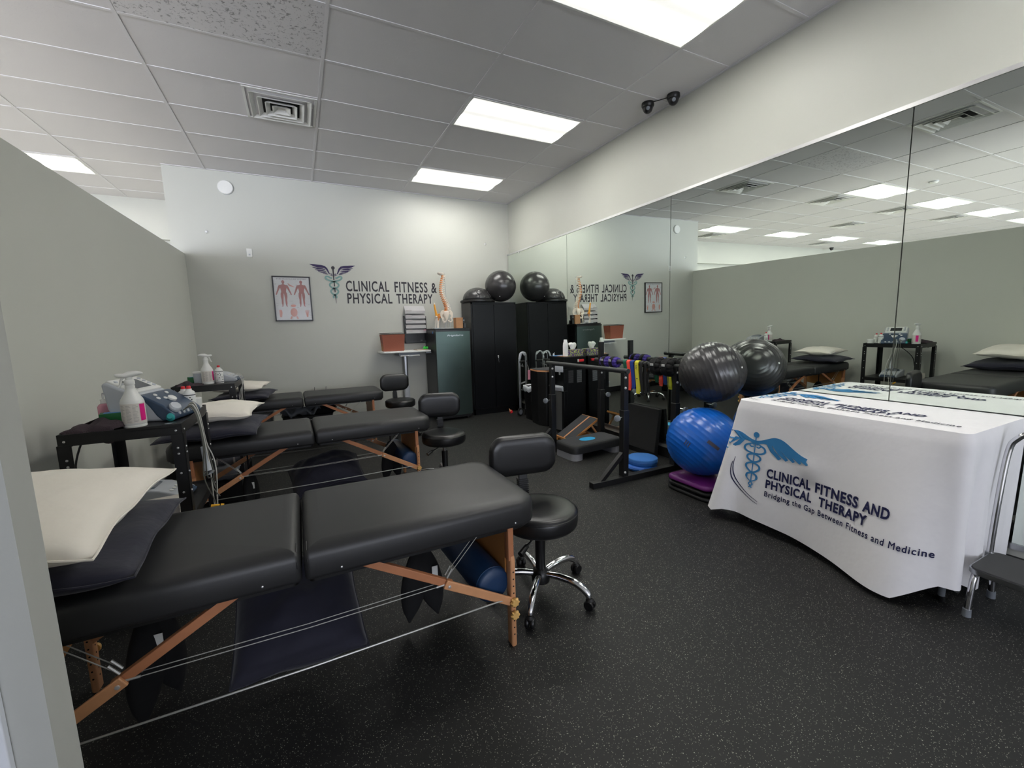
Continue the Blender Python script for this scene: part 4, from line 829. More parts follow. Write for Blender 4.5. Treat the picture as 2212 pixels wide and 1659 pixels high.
# fridge
FX0,FX1,FY0,FY1=1.80,2.335,6.10,6.70
t=thing('refrigerator','tall slim refrigerator with green-tinted steel door and black sides','refrigerator',(2.07,6.4,0))
build('body',B(FX0,FX1,FY0+.055,FY1,.03,1.375),'fridgeside',t,bevel=.006); build('top_panel',B(FX0-.003,FX1+.003,FY0+.03,FY1,1.375,1.392),'plastic',t,bevel=.004)
n=10; dpr=[(lerp(FX0+.002,FX1-.002,i/n),FY0+.012-.012*math.sin(PI*i/n)) for i in range(n+1)]
dr=build('door',MB().rings([[(x,y,z) for x,y in dpr]+[(FX1-.002,FY0+.052,z),(FX0+.002,FY0+.052,z)] for z in (.075,1.345)]),'fridge',t,smooth=30)
build('door_edge_handle',MB().rings([[(x,y-.004,z) for x,y in dpr]+[(FX1-.002,FY0+.05,z),(FX0+.002,FY0+.05,z)] for z in (1.345,1.372)]),'plastic',dr); build('kick_plate',B(FX0+.01,FX1-.01,FY0+.05,FY0+.07,.03,.07),'plastic',t)
for x in (FX0+.05,FX1-.05): build('levelling_foot',MB().lathe([(.018,0),(.018,.03)],(x,FY0+.1,0),n=12),'plastic',t)
v,f_=text_mesh('Frigidaire',1,1,.0); v=[(x+.25*y,y) for x,y in v]
build('brand_script',flat([(fit(v,1.97,2.22,1.268,1.298),f_)],lambda x,z:(x,FY0-.002,z)),'alu',dr,smooth=0)
build('energy_sticker',MB().lathe([(.018,0),(.018,.001)],(FX0-.001,6.26,1.335),(-1,0,0),16),'bluep',t)
# anatomy models on the fridge
FZ=1.392
t=thing('spine_model','bone coloured flexible spine with pelvis standing on the refrigerator','anatomy model',(2.08,6.42,FZ))
cp=crv([(2.062,6.44,2.20),(2.038,6.44,2.12),(2.02,6.44,2.02),(2.022,6.44,1.93),(2.05,6.44,1.84),(2.085,6.44,1.76),(2.10,6.44,1.69),(2.085,6.44,1.64)],4)
vb=MB(); dk=MB(); sp=MB(); N=24; L_=len(cp)-1
for k in range(N):
    u=k/(N-1)*L_; i=min(int(u),L_-1); p_=cp[i].lerp(cp[i+1],u-i); d_=(cp[i+1]-cp[i]).normalized(); r=lerp(.026,.042,k/(N-1))
    vb.lathe([(r*.9,-.008),(r*.74,0),(r*.9,.008)],p_,d_,12); 
    dk.lathe([(r*.74,-.007),(r*.78,.0),(r*.74,.007)],p_+d_*.0125+Vector((-r*.42,-.004,0)),d_,12)
    for q in ((.8,0),(.5,.6),(.5,-.6)):
        e=p_+Vector((q[0]*r*2.1,q[1]*r*1.6,-.014)); sp.tube([p_,p_.lerp(e,.5)+Vector((0,0,.004)),e],.004,5,rs=[.008,.005,.003])
build('vertebrae',vb,'bone',t,kind='stuff'); build('discs',dk,'bone_o',t,kind='stuff'); build('vertebral_spines',sp,'bone',t,kind='stuff')
sk=MB(); sk.rings([[ (2.045+a_*.055*math.cos(2*PI*j/14)+dx,6.44+a_*.045*math.sin(2*PI*j/14),z_) for j in range(14)] for a_,z_,dx in ((.3,2.21,.0),(.7,2.20,-.01),(1,2.215,-.02),(.95,2.232,-.025),(.6,2.225,-.015))]); sk.tube([(1.985,6.44,2.245),(2.01,6.44,2.22),(2.05,6.44,2.205)],.008,8,rs=[.004,.010,.012])
build('occipital_plate',sk,'bone',t,smooth=60)
pv=MB(); pv.rings([[(2.075+w_*math.cos(2*PI*j/12),6.42+w_*.6*math.sin(2*PI*j/12),z_) for j in range(12)] for w_,z_ in ((.012,1.52),(.03,1.56),(.045,1.61),(.04,1.65),(.025,1.66))])
build('sacrum',pv,'bone',t,smooth=60)
for q in (-1,1):
    pm=MB(); rg=[]
    for i in range(13):
        a=R_(-70+200*i/12); rr_=.075+.03*math.sin(a); cx=2.08+q*.05; c_=Vector((cx+q*rr_*math.cos(a)*.75,6.42+ (-.03 if q<0 else .02)*math.cos(a),1.575+rr_*math.sin(a)*.95))
        rg.append(c_)
    inner=[Vector((2.08+q*.05+q*(c.x-2.08-q*.05)*q*.35,6.425+(c.y-6.42)*.3,1.575+(c.z-1.575)*.35)) for c in rg]
    pm.rings([rg+[]],(False,False),False) if False else None
    k0=len(pm.v); pm.v+=rg+inner+[p+Vector((0,.010,0)) for p in rg]+[p+Vector((0,.014,0)) for p in inner]; m_=len(rg)
    for i in range(m_-1):
        for a_,b_ in ((0,1),(3,2)): pm.f.append((a_*m_+i,a_*m_+i+1,b_*m_+i+1,b_*m_+i))
        pm.f.append((i+2*m_,i+1+2*m_,i+1,i)); pm.f.append((m_+i,m_+i+1,3*m_+i+1,3*m_+i))
    build('hip_bone',pm,'bone',t,smooth=60); build('ischium',MB().tube(crv([(2.08+q*.055,6.41,1.56),(2.08+q*.075,6.40,1.515),(2.08+q*.045,6.395,1.49),(2.08+q*.012,6.39,1.515)],4),.011,8),'bone',t)
build('stand_rod',MB().tube([(2.10,6.48,FZ),(2.115,6.48,1.62),(2.10,6.48,1.95),(2.085,6.46,2.235),(2.07,6.45,2.24)],.003,6),'alu',t); build('stand_base',MB().box(1.98,2.24,6.36,6.52,FZ,FZ+.010),'white',t,bevel=.002)
for x in (2.06,2.13): build('stand_leg',MB().tube([(x,6.44,FZ+.01),(x+.01,6.44,1.52)],.005,8),'greyp',t)
def joint(label,x,y,kind):
    t=thing('joint_model',label,'anatomy model',(x,y,FZ)); build('model_base',MB().box(x-.055,x+.055,y-.04,y+.04,FZ,FZ+.011),'greyp',t,bevel=.002)
    if kind==0:
        build('shin_bone',MB().tube([(x+.005,y,FZ+.01),(x,y,FZ+.09),(x,y,FZ+.155)],.012,12,rs=[.010,.009,.022]),'bone',t); build('fibula',MB().tube([(x-.028,y,FZ+.01),(x-.024,y,FZ+.14)],.005,8),'bone',t)
        build('thigh_bone',MB().tube([(x+.012,y,FZ+.165),(x-.004,y,FZ+.21),(x-.022,y,FZ+.32),(x-.027,y,FZ+.36)],.013,12,rs=[.028,.018,.013,.013]),'liga',t); build('bone_shaft_end',MB().tube([(x-.026,y,FZ+.35),(x-.031,y,FZ+.385)],.012,10),'bone',t); build('ligaments',MB().tube([(x+.022,y-.02,FZ+.20),(x+.026,y-.024,FZ+.165),(x+.018,y-.018,FZ+.125)],.009,8),'bone_o',t); build('kneecap',MB().sph((x-.012,y-.03,FZ+.175),.015,12,8),'bone',t)
    else:
        build('arm_bone',MB().tube([(x-.005,y,FZ+.01),(x,y,FZ+.10),(x+.005,y,FZ+.165)],.010,12,rs=[.009,.010,.022]),'bone',t); build('joint_capsule',MB().sph((x+.015,y-.005,FZ+.185),.032,16,10),'bone_o',t,smooth=180); build('collar_bone',MB().tube(crv([(x-.02,y-.02,FZ+.215),(x+.03,y-.02,FZ+.222),(x+.075,y,FZ+.215)],4),.008,8),'liga',t)
        sb=MB(); ol=[(.04,.205),(.10,.215),(.125,.195),(.122,.13),(.105,.085),(.085,.08),(.07,.12),(.05,.165)]
        sb.rings([[(x+a*s_+c_,y+yy,FZ+b_*s_+d_) for a,b_ in ol] for yy,s_,c_,d_ in ((.0,.96,.003,.004),(.006,1,0,0),(.010,.96,.003,.004))]); build('shoulder_blade',sb,'bone',t,smooth=30); build('support_wire',MB().tube([(x+.035,y,FZ+.01),(x+.035,y,FZ+.16)],.002,6),'alu',t)
joint('orange and bone knee joint model leftmost on the refrigerator',1.895,6.34,0); joint('shoulder joint model with hanging blade bone beside the knee model',1.955,6.46,1)
t=thing('wooden_box','small light wood block box on the refrigerator beside the cabinet','box',(2.22,6.3,FZ)); build('box',B(2.165,2.275,6.24,6.36,FZ,1.545),'card',t,bevel=.002); build('box_top',B(2.163,2.277,6.238,6.362,1.545,1.55),'woodl',t)
t=thing('tape_dispenser','black device with pen hooks between wooden box and cabinet','dispenser',(2.30,6.3,FZ)); build('body',B(2.285,2.33,6.25,6.35,FZ,1.46),'plastic',t,bevel=.006); build('head',B(2.28,2.325,6.27,6.33,1.46,1.55),'plastic',t,bevel=.01); build('dial',MB().lathe([(.012,0),(.012,.004)],(2.30,6.268,1.51),(0,-1,0),12),'greyd',t)
# tall storage cabinet
KX0,KX1,KY0,KY1,KZ=2.425,3.205,6.27,6.69,1.785
t=thing('storage_cabinet','tall black steel two-door storage cabinet in the corner','cabinet',(2.82,6.45,0))
build('body',B(KX0,KX1,KY0+.018,KY1,.0,KZ),'cabside',t,bevel=.003); build('front_frame',MB().box(KX0,KX0+.022,KY0+.002,KY0+.018,0,KZ).box(KX1-.022,KX1,KY0+.002,KY0+.018,0,KZ).box(KX0,KX1,KY0+.002,KY0+.018,KZ-.028,KZ).box(KX0,KX1,KY0+.002,KY0+.018,0,.09),'cabinet',t)
for a,b_,nm in ((KX0+.024,2.812,0),(2.816,KX1-.024,1)):
    d_=build('door',B(a,b_,KY0-.004,KY0+.016,.095,KZ-.03),'cabinet',t,bevel=.003)
    if nm: build('handle',MB().lathe([(.016,0),(.014,.008),(.008,.012)],(2.865,KY0-.004,.925),(0,-1,0),16),'chrome',d_); build('handle_grip',B(2.855,2.875,KY0-.026,KY0-.014,.865,.935),'chrome',d_,bevel=.004); build('door_keys',MB().tube([(2.865,KY0-.028,.90),(2.862,KY0-.03,.86),(2.868,KY0-.03,.83)],.003,6),'alu',d_)
# half ball balance trainer + exercise ball on the cabinet
t=thing('balance_trainer','black half-dome balance trainer on the left of the cabinet top','balance trainer',(2.615,6.45,KZ))
build('platform',MB().lathe([(.25,.0),(.274,.006),(.278,.02),(.274,.035),(.25,.045)],(2.615,6.45,KZ),n=40),'plastic',t,smooth=50)
build('dome',MB().lathe([(+.238*math.cos(R_(a)),.045+.195*math.sin(R_(a))) for a in range(0,91,9)],(2.615,6.45,KZ),n=36),'ballg',t,smooth=180)
for k,off in enumerate((-.06,.04,.13)):
    pts=[]
    for i in range(9): 
        z=.07+.012*i; rr_=.240*math.cos(math.asin(min(1,(z-.045)/.195))); xx=off+.018*math.sin(i*.7); yy=-math.sqrt(max(0,rr_*rr_-xx*xx)); pts.append((2.61+xx,6.455+yy-.002,KZ+z))
    s_=build('resistance_cord',MB().tube(pts,.007,8),'cordb',t); 
build('white_logo',MB().lathe([(.014,0),(.014,.003)],(2.57,6.455-.175,KZ+.170),(-.2,-.8,.6),12),'white',t)
def ball(label,c,r,m,sq=1,grooves=True,cat='exercise ball',ax=(0,0,1),group=None,valve=None):
    t=thing('exercise_ball',label,cat,(c[0],c[1],c[2]-r*sq),0,group); ax=Vector(ax).normalized(); prof=[(.001,-r)]
    n=72
    for i in range(1,n):
        a=-90+180*i/n; d=0
        if grooves and abs(a)<74 and i%3==0: d=-.0030
        prof.append(((r+d)*math.cos(R_(a)),(r+d)*math.sin(R_(a))))
    prof.append((.001,r)); mb=MB().lathe(prof,(0,0,0),ax,64); mb.xf(Matrix.Translation(Vector(c))@Matrix.Diagonal((1+(1-sq)*.5,1+(1-sq)*.5,sq,1)))
    build('ball_skin',mb,m,t,smooth=180)
    if valve: v=Vector(valve).normalized(); build('valve_plug',MB().lathe([(.009,-.002),(.009,.002),(.006,.004)],Vector(c)+v*r*.997,v,14),'white',t)
    return t
ball('black exercise ball on top of the cabinet by the mirror',(2.99,6.37,KZ+.262),.25,'ballg',.99,False,group='dark exercise balls',valve=(-.35,-.6,-.66))

# ------------------------------------------------------------------ walker, bin, hamper, water cooler
t=thing('walker','folded aluminium walking frame between cabinet and bin','walker',(3.17,5.95,0))
for k,(x,y) in enumerate(((3.04,5.86),(3.11,5.96))):
    fr=build('side_frame',MB().tube(crv([(x-.02,y-.02,.10),(x-.015,y-.01,.45),(x-.01,y,.86),(x+.02,y+.01,.975),(x+.07,y+.02,.985),(x+.12,y+.03,.93),(x+.12,y+.03,.60),(x+.10,y+.02,.08)],5),.0105,10),'alu',t,smooth=60)
    build('hand_grip',MB().tube(crv([(x-.005,y,.89),(x+.02,y+.01,.972),(x+.065,y+.02,.985),(x+.11,y+.03,.945)],5),.0145,10),'greyp',fr,smooth=60)
    build('cross_rail',MB().tube([(x-.015,y-.01,.50),(x+.12,y+.03,.52)],.009,8),'alu',fr); build('rubber_tip',MB().cyl((x+.10,y+.02,0),(x+.10,y+.02,.09),.017,.015,12),'plastic',fr)
for z in (.80,.42): build('front_brace',MB().tube([(3.03,5.85,z),(3.12,5.90,z-.03),(3.15,5.98,z)],.009,8),'alu',t)
build('folding_hinge',MB().tube([(3.03,5.86,.84),(3.10,5.89,.855),(3.24,5.99,.84)],.016,8),'plastic',t)
wh=build('wheel',MB().lathe([(.02,-.012),(.058,-.012),(.064,-.006),(.064,.006),(.058,.012),(.02,.012)],(3.02,5.83,.064),(.35,-.93,0),26),'plastic',t); build('wheel_hub',MB().lathe([(.04,-.014),(.044,0),(.04,.014)],(3.02,5.83,.064),(.35,-.93,0),20),'greyd',wh)
t=thing('walking_stick_tag','pink tag strap hanging on the walking frame','tag',(3.17,5.80,.56)); build('tag',B(3.135,3.18,5.77,5.775,.57,.72),'pink',t,bevel=.003); build('tag_string',MB().tube([(3.158,5.772,.72),(3.15,5.80,.80)],.003,6),'cordw',t)
t=thing('cone_marker','tiny red and tan cone on the floor beside the cabinet','cone',(2.98,6.12,0)); build('tip',MB().lathe([(.022,.0),(.003,.06)],(2.985,6.10,.03),(-.5,0,.86),12),'woodl',t); build('red_base',MB().lathe([(.026,0),(.026,.035)],(3.0,6.10,.012),(-.5,0,.86),12),'red',t)
t=thing('waste_bin','black waste bin with a white liner folded over its rim','bin',(3.12,5.50,0)); build('bin_body',MB().rr(2.98,3.28,5.40,5.66,[(.035,0),(.03,.004),(0,.50),(.01,.50),(.04,.02)],.05),'plastic',t)
n=40; mb=MB(); r=random.Random(2)
def pr(x0,x1,y0,y1,n): 
    out=[]
    for i in range(n):
        a=2*PI*i/n; c_,s_=math.cos(a),math.sin(a); q=max(abs(c_)**3.2,0)+max(abs(s_)**3.2,0); q=q**(-1/3.2); out.append(((x0+x1)/2+(x1-x0)/2*c_*q,(y0+y1)/2+(y1-y0)/2*s_*q))
    return out
rg=[]
for d,z,am in ((.008,.43,.008),(-.006,.45,.006),(-.012,.50,.004),(-.006,.515,.003),(.012,.505,.004),(.03,.46,.01)):
    rg.append([(x,y,z+am*math.sin(i*1.3)+am*.6*math.sin(i*2.9)) for i,(x,y) in enumerate(pr(2.98+d-.012 if d<.008 else 2.98+d-.02,3.28-d+.012,5.40+d-.012,5.66-d+.012,n))])
build('bin_liner',MB().rings(rg,(False,False)),'liner',t,smooth=180)
t=thing('laundry_hamper','black corner hamper with a dark lid edged in light wood','hamper',(3.10,5.12,0)); pl_=[(2.96,5.36),(2.935,5.12),(2.99,4.99),(3.10,4.95),(3.29,4.95),(3.29,5.36)]
build('hamper_body',MB().rings([[(3.12+(x-3.12)*s_,5.15+(y-5.15)*s_,z) for x,y in pl_] for s_,z in ((.94,0),(.98,.30),(1,.76))]),'plastic',t,smooth=20)
ld=build('lid',MB().rings([[(3.12+(x-3.12)*1.02,5.15+(y-5.15)*1.02,z) for x,y in pl_] for z in (.783,.79)]),'gripb',t,smooth=0); build('wood_edge',MB().rings([[(3.12+(x-3.12)*1.03,5.15+(y-5.15)*1.03,z) for x,y in pl_] for z in (.762,.783)]),'woodl',ld,smooth=0)
WX0,WX1,WY0,WY1,WZ=2.965,3.30,4.50,4.84,.995
t=thing('water_cooler','black water cooler with silver dispensing head and steel lower panel','water cooler',(3.13,4.67,0))
build('body',MB().box(WX0+.05,WX1,WY0,WY1,.02,WZ-.01).box(WX0,WX0+.05,WY0,WY1,.02,.56).box(WX0,WX0+.05,WY0,WY1,.84,WZ-.01).box(WX0,WX0+.05,WY0,WY0+.03,.56,.84).box(WX0,WX0+.05,WY1-.03,WY1,.56,.84),'cabinet',t,bevel=.004); build('top_panel',B(WX0-.004,WX1,WY0-.004,WY1+.004,WZ-.012,WZ),'plastic',t,bevel=.004)
n=12; arc=[(WX0-.035*math.sin(PI*i/n),lerp(WY0+.02,WY1-.02,i/n)) for i in range(n+1)]
build('silver_head',MB().rings([[(x+o_,y,z) for x,y in arc]+[(WX0+.04,WY1-.02,z),(WX0+.04,WY0+.02,z)] for z,o_ in ((.80,.0),(.86,-.02),(.91,-.01))]),'greyp',t,smooth=30)
tp=build('tap',MB().lathe([(.012,0),(.010,.04)],(WX0+.012,4.62,.80),(0,0,-1),12),'bolt',t); 
build('drip_tray',MB().rings([[(x+o_,y,z) for x,y in arc]+[(WX0+.04,WY1-.02,z),(WX0+.04,WY0+.02,z)] for z,o_ in ((.555,.0),(.60,-.03),(.612,-.03))]),'greyp',t,smooth=30)
build('steel_panel',MB().rings([[(x+.012,y,z) for x,y in arc]+[(WX0+.03,WY1-.02,z),(WX0+.03,WY0+.02,z)] for z in (.04,.545)]),'alu',t,smooth=30)
for a,m_ in ((3.03,'gripb'),(3.16,'alu')):
    gm=MB()
    for k in range(13): gm.box(a,a+.075,WY0-.004,WY0,.66+.0125*k,.667+.0125*k)
    build('vent_grille',gm,m_,t,kind='stuff')
rl=build('red_switch_cover',B(3.18,3.26,WY0-.02,WY0,.925,.955),'red',t,bevel=.003); build('switch_tab',B(3.172,3.182,WY0-.021,WY0,.922,.958),'labelw',rl)
t=thing('tissue_box','violet and lime patterned tissue box on the water cooler','tissue box',(3.17,4.60,WZ)); build('box',B(3.06,3.29,4.54,4.66,WZ,WZ+.085),'tissuebox',t,bevel=.002)
mb=MB(); r=random.Random(4); rg=[]
for k,(w_,h_) in enumerate(((.03,0),(.035,.02),(.05,.045),(.06,.065),(.045,.08),(.02,.082))): rg.append([(3.165+w_*math.cos(2*PI*j/14)*(1+.25*math.sin(3*j+k)),4.60+w_*.4*math.sin(2*PI*j/14),WZ+.085+h_+.010*math.sin(2.3*j)) for j in range(14)])
build('tissue',mb.rings(rg),'tissue',t,smooth=180)
t=thing('cup_stack','stack of white paper cups upside down on the water cooler','cups',(3.045,4.56,WZ)); 
for k in range(9): build('cup',MB().lathe([(.034,0),(.034,.004),(.0305,.055) if k==8 else (.0325,.02)],(3.03,4.56,WZ+.0155*k),n=20),'paper',t)
build('cup_top',MB().lathe([(.030,0),(.021,.075),(.019,.077)],(3.03,4.56,WZ+.14),n=20),'paper',t)
t=thing('folder_sheets','blue folder and papers lying on the water cooler','papers',(3.0,4.62,WZ)); build('blue_folder',B(2.985,3.25,4.57,4.82,WZ,WZ+.004,Matrix.Rotation(R_(8),4,'Z')),'bluep',t); build('loose_paper',B(2.965,3.06,4.52,4.68,WZ+.004,WZ+.008,Matrix.Rotation(R_(-6),4,'Z')),'card',t)
t=thing('small_bottle_cap','tiny white cap at the back left of the water cooler','cap',(2.99,4.78,WZ)); build('cap',MB().lathe([(.012,0),(.012,.02),(.008,.028)],(2.99,4.78,WZ+.004),n=12),'white',t); build('cap_stem',MB().cyl((2.99,4.78,WZ+.03),(3.0,4.77,WZ+.045),.004,.004,8),'greyp',t)

# ------------------------------------------------------------------ parallel bars and everything hung on them
t=thing('parallel_bars','black adjustable parallel bars with two long rails and floor beams','parallel bars',(2.76,3.38,0))
RZ=.985; yn,yf=2.83,3.93; xl,xr=2.485,3.10
for y,nm in ((yn,0),(yf,1)):
    bs=build('base_beam',MB().box(2.13 if nm==0 else 2.16,3.22,y-.03,y+.03,.0,.052),'steel_black',t,bevel=.003)
    for x,sx in ((xl if nm==0 else xl-.05,-1),(xr,1)):
        post=build('post',MB().box(x-.03,x+.03,y-.03,y+.03,.052,.645),'steel_black',t,bevel=.003); build('inner_post',MB().box(x-.024,x+.024,y-.024,y+.024,.60,1.19 if (nm and sx>0) else RZ-.012),'steel_black',post,bevel=.002)
        gs=MB(); gs.rings([[(x-.03,yy,.27),(x-.03,yy,.22),(x-.22,yy,.052),(x-.27,yy,.052)] for yy in (y-.02,y+.02)]) if sx<0 else gs.rings([[(x+.03,yy,.20),(x+.03,yy,.16),(x+.10,yy,.052),(x+.12,yy,.052)] for yy in (y-.02,y+.02)])
        build('gusset',gs,'steel_black',post)
        kb=build('locking_knob',MB().lathe([(.014,.075),(.026,.08),(.027,.10),(.02,.105)],(x-.03 if sx<0 else x+.03,y,.59),(-1 if sx<0 else 0,-.5,0) if sx<0 else (0,-1,0),18),'greyd',post); build('knob_rod',MB().cyl((x-.02,y-.01,.59),(x-.095,y-.045,.59),.006,.006,8) if sx<0 else MB().cyl((x+.03,y,.59),(x+.03,y-.08,.59),.006,.006,8),'chrome',kb)
        for z in (.93,.84,.09): build('post_bolt',MB().lathe([(.011,0),(.011,.006),(.006,.011)],(x-.012,y-(.024 if z>.5 else .03),z),(0,-1,0),10),'bolt',post)
for xa,xb in ((xl,xl-.05),(xr,xr)):
    build('rail',MB().tube([(xa,yn-.045,RZ),(xb,yf+.10,RZ)],.022,18),'rail',t,smooth=50)
def rx(y): return xr
def weight(label,y,m,r,w_,grp,nm='ankle_weight'):
    t=thing(nm,label,'ankle weight',(xr,y,RZ-r),0,grp); 
    for k in range(9):
        a=2*PI*k/9+.2; c_=Vector((xr+math.cos(a)*r*.62,y,RZ-.012+math.sin(a)*r*.62)); 
        build('pouch',MB().lathe([(.008,-w_*.5),(r*.30,-w_*.44),(r*.36,-w_*.2),(r*.36,w_*.2),(r*.30,w_*.44),(.008,w_*.5)],c_,(0,1,0),10),m,t,smooth=180)
    build('strap',MB().lathe([(r*.99,-w_*.22),(r*1.02,-w_*.2),(r*1.02,w_*.2),(r*.99,w_*.22)],(xr,y,RZ-.012),(0,1,0),24,False),'blackcloth',t)
    build('core',MB().lathe([(.0225,-w_*.4),(r*.8,-w_*.3),(r*.8,w_*.3),(.0225,w_*.4)],(xr,y,RZ-.012),(0,1,0),20),'blackcloth',t); build('buckle',B(xr-r*1.08,xr-r*1.0,y-.02,y+.02,RZ-.002,RZ+.02),'bolt',t,bevel=.003)
weight('violet and black ankle weight on the far rail, farther one',3.84,'purpw',.062,.13,'violet ankle weights'); weight('violet and black ankle weight on the far rail, nearer one',3.70,'purpw',.062,.13,'violet ankle weights')
weight('black padded cuff weight on the far rail beside the bands',3.05,'blackcloth',.088,.135,'black cuff weights'); weight('black padded cuff weight on the far rail nearest the ball',2.905,'blackcloth',.088,.135,'black cuff weights')
def band(label,y,m,drop,w_,seed,pr=None):
    drop*=1.09; t=thing('resistance_band',label,'resistance band',(xr,y,RZ-drop),0,'resistance bands'); r=.026; q=[]
    for s_ in (-1,1):
        pts=[]
        for i in range(9): a=R_(90*s_*-1+0) ; th=R_(90-90*i/8) ; pts.append((xr+s_*r*math.cos(th),RZ-.0+r*math.sin(th)))
        L_=drop*(1 if s_<0 else .93)
        for i in range(1,11): u=i/10; pts.append((xr+s_*(r*(1-u*.9)+.0),RZ-L_*u))
        q.append((s_,pts))
    for s_,pts in q:
        mb=MB(); tk=.0028
        mb.rings([[(x,y-w_/2+.006*math.sin(seed+z*18),z),(x,y+w_/2+.006*math.sin(seed+z*18),z),(x+s_*tk,y+w_/2+.006*math.sin(seed+z*18),z+(tk if z>RZ else 0)),(x+s_*tk,y-w_/2+.006*math.sin(seed+z*18),z+(tk if z>RZ else 0))] for x,z in pts])
        build('band_side',mb,m,t,smooth=60)
    if pr:
        v,f_=text_mesh('BE',1); build('band_print',flat([([(a,b_) for a,b_ in fit(v,-.012,.012,-.06,-.02)],f_)],lambda a,b_:(xr-r-.0042,y-a+.004,RZ+b_)),'ink',t,smooth=0); build('band_print_small',MB().box(xr-.0165-.004,xr-.0155-.003,y-.010,y+.012,RZ-.16,RZ-.154),'ink',t)
for a in (('green band hanging first from the far end of the rail',3.505,'b_green',.24,.045,1),('coral band beside the green one on the rail',3.445,'b_red',.27,.045,2),('blue band between the coral and yellow ones',3.388,'b_blue',.25,.048,3),('yellow band with dark print on the rail',3.322,'b_yel',.29,.052,4,True),('black band next to the yellow one on the rail',3.262,'b_blk',.30,.038,5),('black band nearest the black cuff weights',3.205,'b_blk',.27,.032,6)): band(*a)

# ------------------------------------------------------------------ floor equipment
t=thing('aerobic_step','black step platform on grey risers with a light blue oval badge','step',(2.76,3.70,0)); sx0,sx1,sy0,sy1=2.40,3.085,3.51,3.86
Rz=Matrix.Rotation(R_(4),4,'Z'); cxy=Vector((2.74,3.685,0)); mt=Matrix.Translation(cxy)@Rz@Matrix.Translation(-cxy)
build('platform',MB().rr(sx0,sx1,sy0,sy1,[(.0,.072),(0,.13),(.006,.150),(.018,.158)],.07,6).xf(mt),'stepb',t,smooth=50); build('grip_surface',MB().rr(sx0+.028,sx1-.028,sy0+.03,sy1-.03,[(0,.158),(.002,.1605)],.05).xf(mt),'gripb',t)
v=disc(0,0,1,28); build('badge',MB().rings([[(2.72+.10*x,3.685+.062*y,z) for x,y in v[0]] for z in (.1605,.162)]).xf(mt),'cyan',t)
for a,b_ in ((sx0,sx0+.15),(sx1-.15,sx1)): build('riser',MB().rr(a+.004,b_-.004,sy0+.006,sy1-.006,[(.0,.0),(0,.072)],.06 ).xf(mt),'stepg',t)
t=thing('slant_board','adjustable slant board with dark grip strips and wooden edges','slant board',(2.98,4.10,0)); 
sb=[(2.76,.02),(2.76,.055),(3.14,.29),(3.14,.27)]
pb=build('board',MB().rings([[(x,y,z) for x,z in ((2.74,.03),(2.735,.055),(3.13,.275),(3.14,.255))] for y in (4.02,4.34)]),'ply',t,smooth=0)
def onb(x,o): return .055+(x-2.735)*(.22/.395)+o
for a,b_ in ((4.025,4.165),(4.195,4.335)): build('grip_strip',MB().rings([[(2.745,y,onb(2.745,.001)),(3.12,y,onb(3.12,.001)),(3.12,y,onb(3.12,.004)),(2.745,y,onb(2.745,.004))] for y in (a,b_)]),'gripb',pb,smooth=0)
build('wood_strip',MB().rings([[(2.745,y,onb(2.745,.001)),(3.12,y,onb(3.12,.001)),(3.12,y,onb(3.12,.006)),(2.745,y,onb(2.745,.006))] for y in (4.170,4.190)]),'woodl',pb,smooth=0)
build('base_frame',MB().box(2.74,3.20,4.02,4.05,0,.035).box(2.74,3.20,4.31,4.34,0,.035).box(3.17,3.20,4.02,4.34,0,.035),'ply',t,bevel=.002); build('prop_arm',MB().beam((3.18,4.06,.03),(3.05,4.06,.20),.02,.02).beam((3.18,4.30,.03),(3.05,4.30,.20),.02,.02),'woodl',t)
t=thing('foam_board','black foam board standing on edge and leaning on the mirror','foam board',(3.26,3.4,0)); bd=MB().rings([[(3.215,y,.0),(3.265,y,.0),(3.318,y,z1),(3.270,y,z1)] for y,z1 in ((3.20,.50),(3.66,.50))]); build('board',bd,'foamb',t,bevel=.006); build('edge_strip',MB().rings([[(3.205,y,.0),(3.215,y,.0),(3.221,y,.05),(3.211,y,.05)] for y in (3.20,3.66)]),'plastic',t)
for z,l,m,x,y in ((.0,'lower blue balance disc, bright rubber, under the foam one','padd',2.80,2.905),(.062,'upper blue foam balance pad, paler top of the pair','pad',2.835,2.90)):
    pass
t=thing('balance_disc','bright blue rubber balance disc, lower of the stacked pair','balance disc',(2.865,3.02,0),0,'stacked blue discs'); build('disc',MB().lathe([(.12,0),(.145,.010),(.150,.026),(.142,.042),(.12,.050),(.02,.052)],(2.865,3.02,0),n=40),'padd',t,smooth=60); build('disc_ridge',MB().lathe([(.149,.022),(.153,.026),(.149,.030)],(2.865,3.02,0),n=40,caps=False),'padd',t)
t=thing('balance_disc','matt blue oval foam pad, upper of the stacked pair','balance pad',(2.885,3.02,.052),0,'stacked blue discs'); build('pad',MB().lathe([(.134,0),(.139,.005),(.139,.052),(.133,.058),(.02,.059)],(2.885,3.02,.052),n=40),'pad',t,smooth=50); build('pad_seam',MB().lathe([(.1388,.028),(.1405,.030),(.1388,.032)],(2.885,3.02,.052),n=40,caps=False),'padd',t)
